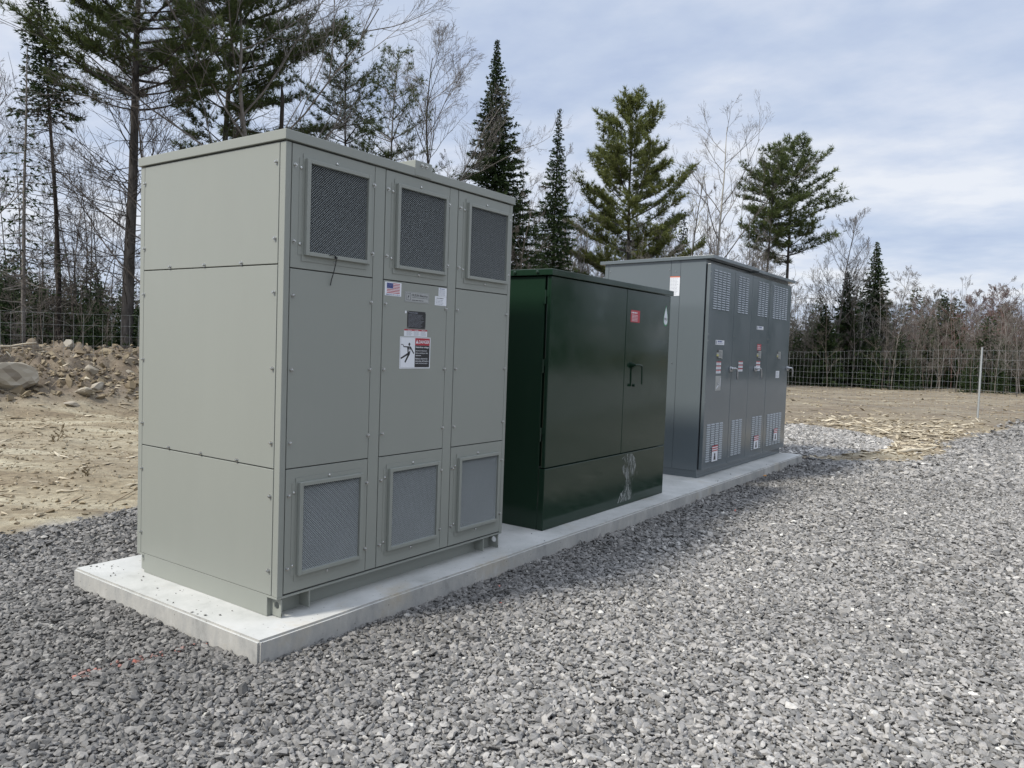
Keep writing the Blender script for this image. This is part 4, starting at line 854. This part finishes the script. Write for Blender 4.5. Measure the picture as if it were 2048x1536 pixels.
    C = np.array([tuple(c) for c in C]); D = np.array([tuple(c) for c in D]); V, F = needle_tris(rg_, C, D, np.array(LN), wd, k, .42 if kind == 'spruce' else .75)
    rn = np.clip(np.repeat(np.array(Rn), k) + rg_.normal(0, .1, len(F)), 0, 1)
    return T, S, V, F, rn
def put_bare(name, x, y, tree, mats, label, cat='bare tree', group=None, z=None):
    T, S = tree; zb = G(x, y)[2] if z is None else z; t = thing(name, (x, y, zb), label, cat, group)
    V, F = tarr(T, 8); link('trunk', np_mesh('trunk', V, F, mats[0], smooth=True), t); V, F = tarr(S, 3); link('branches', np_mesh('branches', V, F, mats[1]), t); return t
def put_con(name, x, y, tree, mats, label, cat, group=None):
    T, S, V, F, rn = tree; t = thing(name, (x, y, G(x, y)[2]), label, cat, group)
    a, b_ = tarr(T, 10); link('trunk', np_mesh('trunk', a, b_, mats[0], smooth=True), t); a, b_ = tarr(S, 3); link('branches', np_mesh('branches', a, b_, mats[0]), t)
    link('crown', np_mesh('crown', V, F, mats[1], fattr={'rnd': rn}), t); return t
EG = 'trees standing behind the wire fence'
put_con('fir_tree', 6.45, 18.6, conifer(1, 8.6, 1.15, .30, 'spruce', 80, dead=40, r=.065, dens=.35, ln=.13, k=4), (B_GREY, M_SPR), 'thin sparse fir with scattered tufts, leftmost trunk at the photo edge', 'fir tree', EG)
put_con('fir_tree', 7.65, 19.5, conifer(2, 11.4, .95, .66, 'spruce', 120, dead=75, r=.085, k=6, dens=1.1), (B_DARK, M_SPR), 'slender fir with bare dark trunk and dense dark top, left of the big pines', 'fir tree', EG)
put_con('pine_tree', 8.55, 17.4, conifer(3, 15.2, 3.5, .47, 'pine', 95, dead=70, r=.175, lean=(.005, .02), ln=.21, wd=.022, k=12, dens=1.5), (B_PINE, M_PIN2), 'thick-trunked white pine rising just left of the beige cabinet roof', 'pine tree', EG)
put_con('pine_tree', 12.3, 19.0, conifer(4, 16.0, 3.3, .46, 'pine', 80, dead=50, r=.16, ln=.21, wd=.022, k=12, dens=1.5, asym=(.25, -.25)), (B_PINE, M_PIN2), 'tall dark pine standing behind the roof of the beige cabinet', 'pine tree', EG)
put_bare('maple_tree', 11.8, 16.25, bare_tree(5, 12.4, 5, .85, .40, .12, (.03, -.035), 1.0), (B_GREY, B_GREY), 'wide bare grey hardwood spreading right above the beige cabinet roof corner', 'bare tree', EG)
mb = MB(); mb.tube([(0, 0, -.3), (.03, 0, 3), (.02, .04, 6), (.06, 0, 8.9), (.03, .02, 9.3)], [.1, .09, .075, .06, .02], 9); mb.tube([(.05, 0, 7.8), (-.25, .1, 7.6)], [.02, .008], 5)
o = mb.build('snag', B_DARK, smooth=True, loc=(12.8, 16.6, -.1)); props(o, 'broken dead black snag poking up above the beige cabinet roof', 'dead tree')
put_con('pine_tree', 16.7, 18.05, conifer(6, 12.2, 2.0, .42, 'pine', 60, dead=10, r=.09, ln=.2, wd=.02, k=9, lean=(.01, 0), dens=1.0), (B_DARK, M_PIN2), 'young leaning pine with ragged green top, right of the bare grey hardwood', 'pine tree', EG)
put_con('pine_tree', 19.1, 18.05, conifer(7, 12.6, 2.3, .40, 'pine', 52, dead=14, r=.085, ln=.17, wd=.02, k=7, dens=.8), (B_GREY, M_PIN2), 'thin see-through grey-green pine behind the lifting lug of the beige cabinet', 'pine tree', EG)
put_bare('ash_tree', 20.2, 16.6, bare_tree(8, 14.2, 5, .58, .34, .11, (.0, -.02), 1.0), (B_DARK, B_GREY), 'tall bare tree with fine pale twigs just left of the tallest spruce', 'bare tree', EG)
put_con('spruce_tree', 23.1, 15.9, conifer(9, 13.9, 3.0, .20, 'spruce', 460, dead=8, r=.12, step=.065, k=8, prof=1.05, ln=.19, wd=.05), (B_DARK, M_SPR), 'tallest dark pointed spruce, rising over the right end of the beige cabinet', 'spruce tree', EG)
put_con('spruce_tree', 27.8, 16.1, conifer(10, 12.4, 2.2, .18, 'spruce', 300, step=.07, dead=10, r=.09, k=7, prof=1.15, dens=.9, ln=.19, wd=.05), (B_DARK, M_SPR), 'narrow spire-like spruce between the tallest spruce and the bushy pine', 'spruce tree', EG)
put_bare('birch_tree', 30.6, 19.1, bare_tree(11, 12.8, 5, .30, .35, .06, (0, 0), .8), (B_GREY, B_GREY), 'thin bare tree with upright twigs left of the narrow spruce', 'bare tree', EG)
put_bare('birch_tree', 30.2, 16.2, bare_tree(12, 12.4, 5, .36, .35, .06, (0, -.02), .8), (B_GREY, B_GREY), 'thin bare tree with forked top right of the narrow spruce', 'bare tree', EG)
put_con('pine_tree', 31.8, 14.0, conifer(13, 13.6, 3.5, .15, 'pine', 105, r=.16, ln=.24, wd=.030, k=11, dens=1.5, top_pow=.9), (B_PINE, M_PIN), 'broad bushy yellow-green pine with layered boughs above the green cabinet', 'pine tree', EG)
put_bare('aspen_tree', 35.75, 11.9, bare_tree(14, 14.2, 5, .62, .32, .12, (.015, -.05), .78), (B_PALE, B_GREY), 'pale-barked bare aspen above the grey cabinet roof', 'bare tree', EG)
put_bare('aspen_tree', 37.2, 13.3, bare_tree(15, 12.4, 4, .26, .30, .09, (0, 0), .9), (B_GREY, B_OLV), 'slim tree with olive catkins between the bushy pine and the pale aspen', 'bare tree', EG)
put_con('spruce_tree', 35.9, 13.4, conifer(16, 8.9, 1.1, .1, 'spruce', 130, r=.07, k=6, ln=.2, wd=.055), (B_DARK, M_SPR), 'small dark spruce tip just over the grey cabinet roof', 'spruce tree', EG)
put_con('pine_tree', 37.5, 9.4, conifer(17, 11.9, 1.75, .60, 'pine', 56, dead=30, r=.11, ln=.24, wd=.030, k=9, dens=1.0), (B_PINE, M_PIN2), 'left and shorter of the two round-headed pines above the grey cabinet', 'pine tree', EG)
put_con('pine_tree', 39.2, 8.8, conifer(18, 12.6, 2.35, .52, 'pine', 72, dead=30, r=.13, ln=.24, wd=.030, k=9, dens=1.0, asym=(.0, -.08), lean=(.0, .01)), (B_PINE, M_PIN2), 'right and taller of the two round-headed pines, boughs reaching right over the grey cabinet', 'pine tree', EG)
put_bare('maple_tree', 42.7, 7.25, bare_tree(19, 9.4, 5, .55, .32, .09, (0, 0), .95, up_=.16), (B_GREY, B_GREY), 'V-shaped bare tree against the sky right of the grey cabinet', 'bare tree', EG)
put_con('spruce_tree', 46.0, 6.0, conifer(20, 8.3, 1.9, .06, 'spruce', 300, r=.09, k=7, ln=.21, wd=.06), (B_DARK, M_SPR), 'pointed dark spruce, tallest right of the grey cabinet', 'spruce tree', EG)
put_con('spruce_tree', 43.2, 6.5, conifer(21, 6.3, 1.6, .05, 'spruce', 230, r=.07, k=7, ln=.2, wd=.06), (B_DARK, M_SPR), 'shorter dark spruce touching the left side of the pointed spruce', 'spruce tree', EG)
put_con('spruce_tree', 41.4, 7.3, conifer(22, 4.4, 1.5, .05, 'spruce', 170, r=.05, k=6, ln=.2, wd=.06), (B_DARK, M_SPR), 'low brownish spruce closest to the grey cabinet edge', 'spruce tree', EG)
put_bare('birch_tree', 48.9, 5.4, bare_tree(23, 7.6, 5, .38, .28, .06, (0, 0), .9), (B_GREY, B_GREY), 'slender bare tree just right of the pointed spruce', 'bare tree', EG)
put_bare('maple_tree', 53.4, 4.25, bare_tree(24, 6.5, 5, .45, .12, .06, (0, 0), 1.2, up_=.2), (B_GREY, B_GREY), 'broom-like bare tree midway between pointed spruce and rounded conifer', 'bare tree', EG)
put_con('spruce_tree', 50.95, 2.5, conifer(25, 5.4, 1.7, .05, 'spruce', 210, r=.07, k=7, ln=.2, wd=.06, prof=.6), (B_DARK, M_SPR), 'rounded dark conifer left of the lone fence post', 'spruce tree', EG)
put_bare('maple_tree', 57.5, 1.8, bare_tree(26, 6.4, 5, .55, .15, .06, (0, 0), 1.3), (B_RED, B_RED), 'reddish budding maple behind the lone fence post', 'bare tree', EG)
put_bare('maple_tree', 56.7, -.5, bare_tree(27, 6.9, 5, .55, .15, .07, (0, 0), 1.3), (B_RED, B_RED), 'reddish budding maple at the right photo edge', 'bare tree', EG)
put_con('spruce_tree', 63.6, .1, conifer(28, 6.0, 2.4, .05, 'spruce', 220, r=.07, k=6, ln=.24, wd=.07, prof=.55), (B_DARK, M_PIN2), 'olive conifer between the two reddish maples', 'spruce tree', EG)
put_bare('birch_tree', 49.6, -.9, bare_tree(29, 5.6, 4, .40, .2, .05, (-.18, .55), .7), (B_PALE, B_PALE), 'bent pale bare tree leaning left beside the lone fence post', 'bare tree', EG)
def dirtree(x, y, seed, H, lab, m=(B_PALE, B_PALE)): put_bare('birch_tree', x, y, bare_tree(seed, H, 4, .22, .4, .035, (0, 0), .5), m, lab, 'bare tree', EG)
dirtree(44.0, 5.2, 41, 6.4, 'spindly pale sapling in front of the pointed spruce')
dirtree(43.0, 5.8, 42, 5.6, 'spindly pale sapling in front of the shorter dark spruce')
dirtree(47.0, 4.4, 43, 6.8, 'spindly pale sapling right of the pointed spruce, before the thicket')

M_WEED = plain('dead_weed', (0.22, 0.17, 0.10), .9)
for x, y, h, lab in ((2.6, 8.3, .24, 'dry weed clump in the middle of the bare dirt left of the beige cabinet'), (1.55, 5.2, .15, 'small dry weed near the gravel edge left of the beige cabinet')):
    T, S = bare_tree(int(h * 100), h, 3, 1.3, .02, .007, (0, 0), 1.0); V, F = tarr(T + S, 3); props(link('dead_weed', np_mesh('dead_weed', V, F, M_WEED), loc=(x, y, G(x, y)[2])), lab, 'weed')
put_bare('birch_tree', 5.3, 19.6, bare_tree(51, 11.5, 5, .42, .35, .07, (0, 0), .9), (B_GREY, B_GREY), 'fine-twigged bare tree at the extreme left photo edge', 'bare tree', EG)
put_bare('maple_tree', 9.0, 16.75, bare_tree(52, 8.2, 5, .75, .18, .07, (-.03, .03), .85, up_=.10), (B_BRN, B_BRN), 'dark bare tree with arching limbs close beside the thick-trunked pine', 'bare tree', EG)
lf = MB(); lf.add([(-.04, -.01, .004), (-.01, -.028, .012), (.03, -.02, .006), (.05, .005, .014), (.02, .026, .008), (-.02, .022, .014)], [(0, 1, 2, 3, 4, 5)]); lf.add([(-.04, -.01, .003), (-.01, -.028, .010), (.03, -.02, .004), (.05, .005, .012), (.02, .026, .006), (-.02, .022, .012)], [(5, 4, 3, 2, 1, 0)])
props(lf.build('dry_leaf', plain('dry_leaf', (.45, .22, .07), .8, var=.2), loc=(7.5, -.235, -.085)), 'curled orange-brown leaf on the gravel against the slab edge', 'leaf')
# thickets and far woods: uncountable masses, several pools of shapes merged into one mesh each
def pool_bare(n, H, seed, lv=4, sp=.3, dens=.6, r=.035):
    out = []
    for i in range(n):
        T, S = bare_tree(seed + i, H, lv, sp, .15, r, (random.uniform(-.05, .05), random.uniform(-.05, .05)), dens); out.append(tarr(T + S, 3))
    return out
def pool_con(n, H, R_, seed, kind='spruce', **k):
    out = []
    for i in range(n):
        T, S, V, F, rn = conifer(seed + i, H, R_, .06, kind, 90, r=.06, **k); a, b_ = tarr(T, 4); out.append((V, F, rn, a, b_))
    return out
def merge(pool, places, quads=True):
    Vs = []; Fs = []; Rs = []; off = 0; Vt = []; Ft = []; o2 = 0
    for i, (x, y, s, a) in enumerate(places):
        p = pool[i % len(pool)]; c, s_ = math.cos(a), math.sin(a); Mx = np.array([[c, s_, 0], [-s_, c, 0], [0, 0, 1]]) * s; z = -.12
        V = p[0] @ Mx + np.array([x, y, z]); Vs.append(V); Fs.append(p[1] + off); off += len(V)
        if len(p) > 2: Rs.append(p[2]); W = p[3] @ Mx + np.array([x, y, z]); Vt.append(W); Ft.append(p[4] + o2); o2 += len(W)
    return np.concatenate(Vs), np.concatenate(Fs), (np.concatenate(Rs) if Rs else None)
def polar(u0, u1, d0, d1, n, smin, smax, seed):
    """places inside a block of woodland given by bearing range (deg from the view axis, + is right) and distance"""
    r = random.Random(seed); out = []
    for _ in range(n):
        d_ = r.uniform(d0, d1); b_ = math.atan2(fw.y, fw.x) - R(r.uniform(u0, u1)); out.append((CAM.x + d_ * math.cos(b_), CAM.y + d_ * math.sin(b_), r.uniform(smin, smax), r.random() * 6.28))
    return out
PB = pool_bare(7, 7.0, 300, 4, .33, .8); PB2 = pool_bare(5, 4.5, 330, 4, .42, .62, .02)
PC = pool_con(4, 4.2, 1.4, 360, ln=.22, wd=.07, k=5, step=.12, prof=.6); 
def stuff_bare(places, mat, label, pool=PB):
    V, F, _ = merge(pool, places); props(link('thicket', np_mesh('thicket', V, F, mat)), label, 'thicket', kind='stuff')
def stuff_con(places, mat, label):
    V, F, rn = merge(PC, places); props(link('evergreen_undergrowth', np_mesh('evergreen_undergrowth', V, F, mat, fattr={'rnd': rn})), label, 'undergrowth', kind='stuff')
stuff_con(polar(16, 38, 50, 66, 75, .6, 1.0, 1), M_SPR, 'dark evergreen wood edge behind the fence on the right')
stuff_con(polar(14, 38, 46, 53, 60, .35, .8, 2), M_SPR, 'low evergreen bushes along the right wood edge')
stuff_bare(polar(14, 38, 45, 60, 210, .6, .95, 3), B_GREY, 'grey-brown bare saplings crowding the right wood edge')
stuff_bare(polar(26, 38, 50, 62, 65, .6, .88, 4), B_RED, 'reddish bare scrub at the right end of the woods')
stuff_bare(polar(-2, 18, 36, 54, 170, .85, 1.5, 5), B_GREY, 'bare grey saplings behind the green and grey cabinets')
stuff_con(polar(-2, 17, 38, 50, 40, .7, 1.35, 6), M_SPR, 'dark evergreens low behind the green and grey cabinets')
stuff_bare(polar(-42, 2, 25, 40, 95, .7, 1.3, 7), B_BRN, 'tangle of bare saplings behind the earth bank')
stuff_con(polar(-44, -14, 23, 31, 85, .45, .8, 8), M_SPR, 'dark low evergreens behind the earth bank')
stuff_bare(polar(-42, -16, 21, 26, 45, .4, .9, 9), B_BRN, 'thin brown brush right behind the earth bank', PB2)
stuff_con(polar(-44, 40, 62, 80, 130, 1.1, 1.7, 10), M_SPR, 'far evergreen wood closing the horizon')
stuff_bare(polar(14, 38, 43, 50, 42, .45, .95, 21), B_BRN, 'dark spindly saplings and brush in front of the right wood edge')
# woods behind the viewer (seen only mirrored in the glossy doors)
bk = polar(42, 150, 48, 64, 90, 1.3, 2.6, 11) + polar(150, 240, 45, 60, 40, 1.3, 2.2, 12); stuff_con(bk, M_SPR, 'evergreen wood on the far side of the yard behind the viewer')
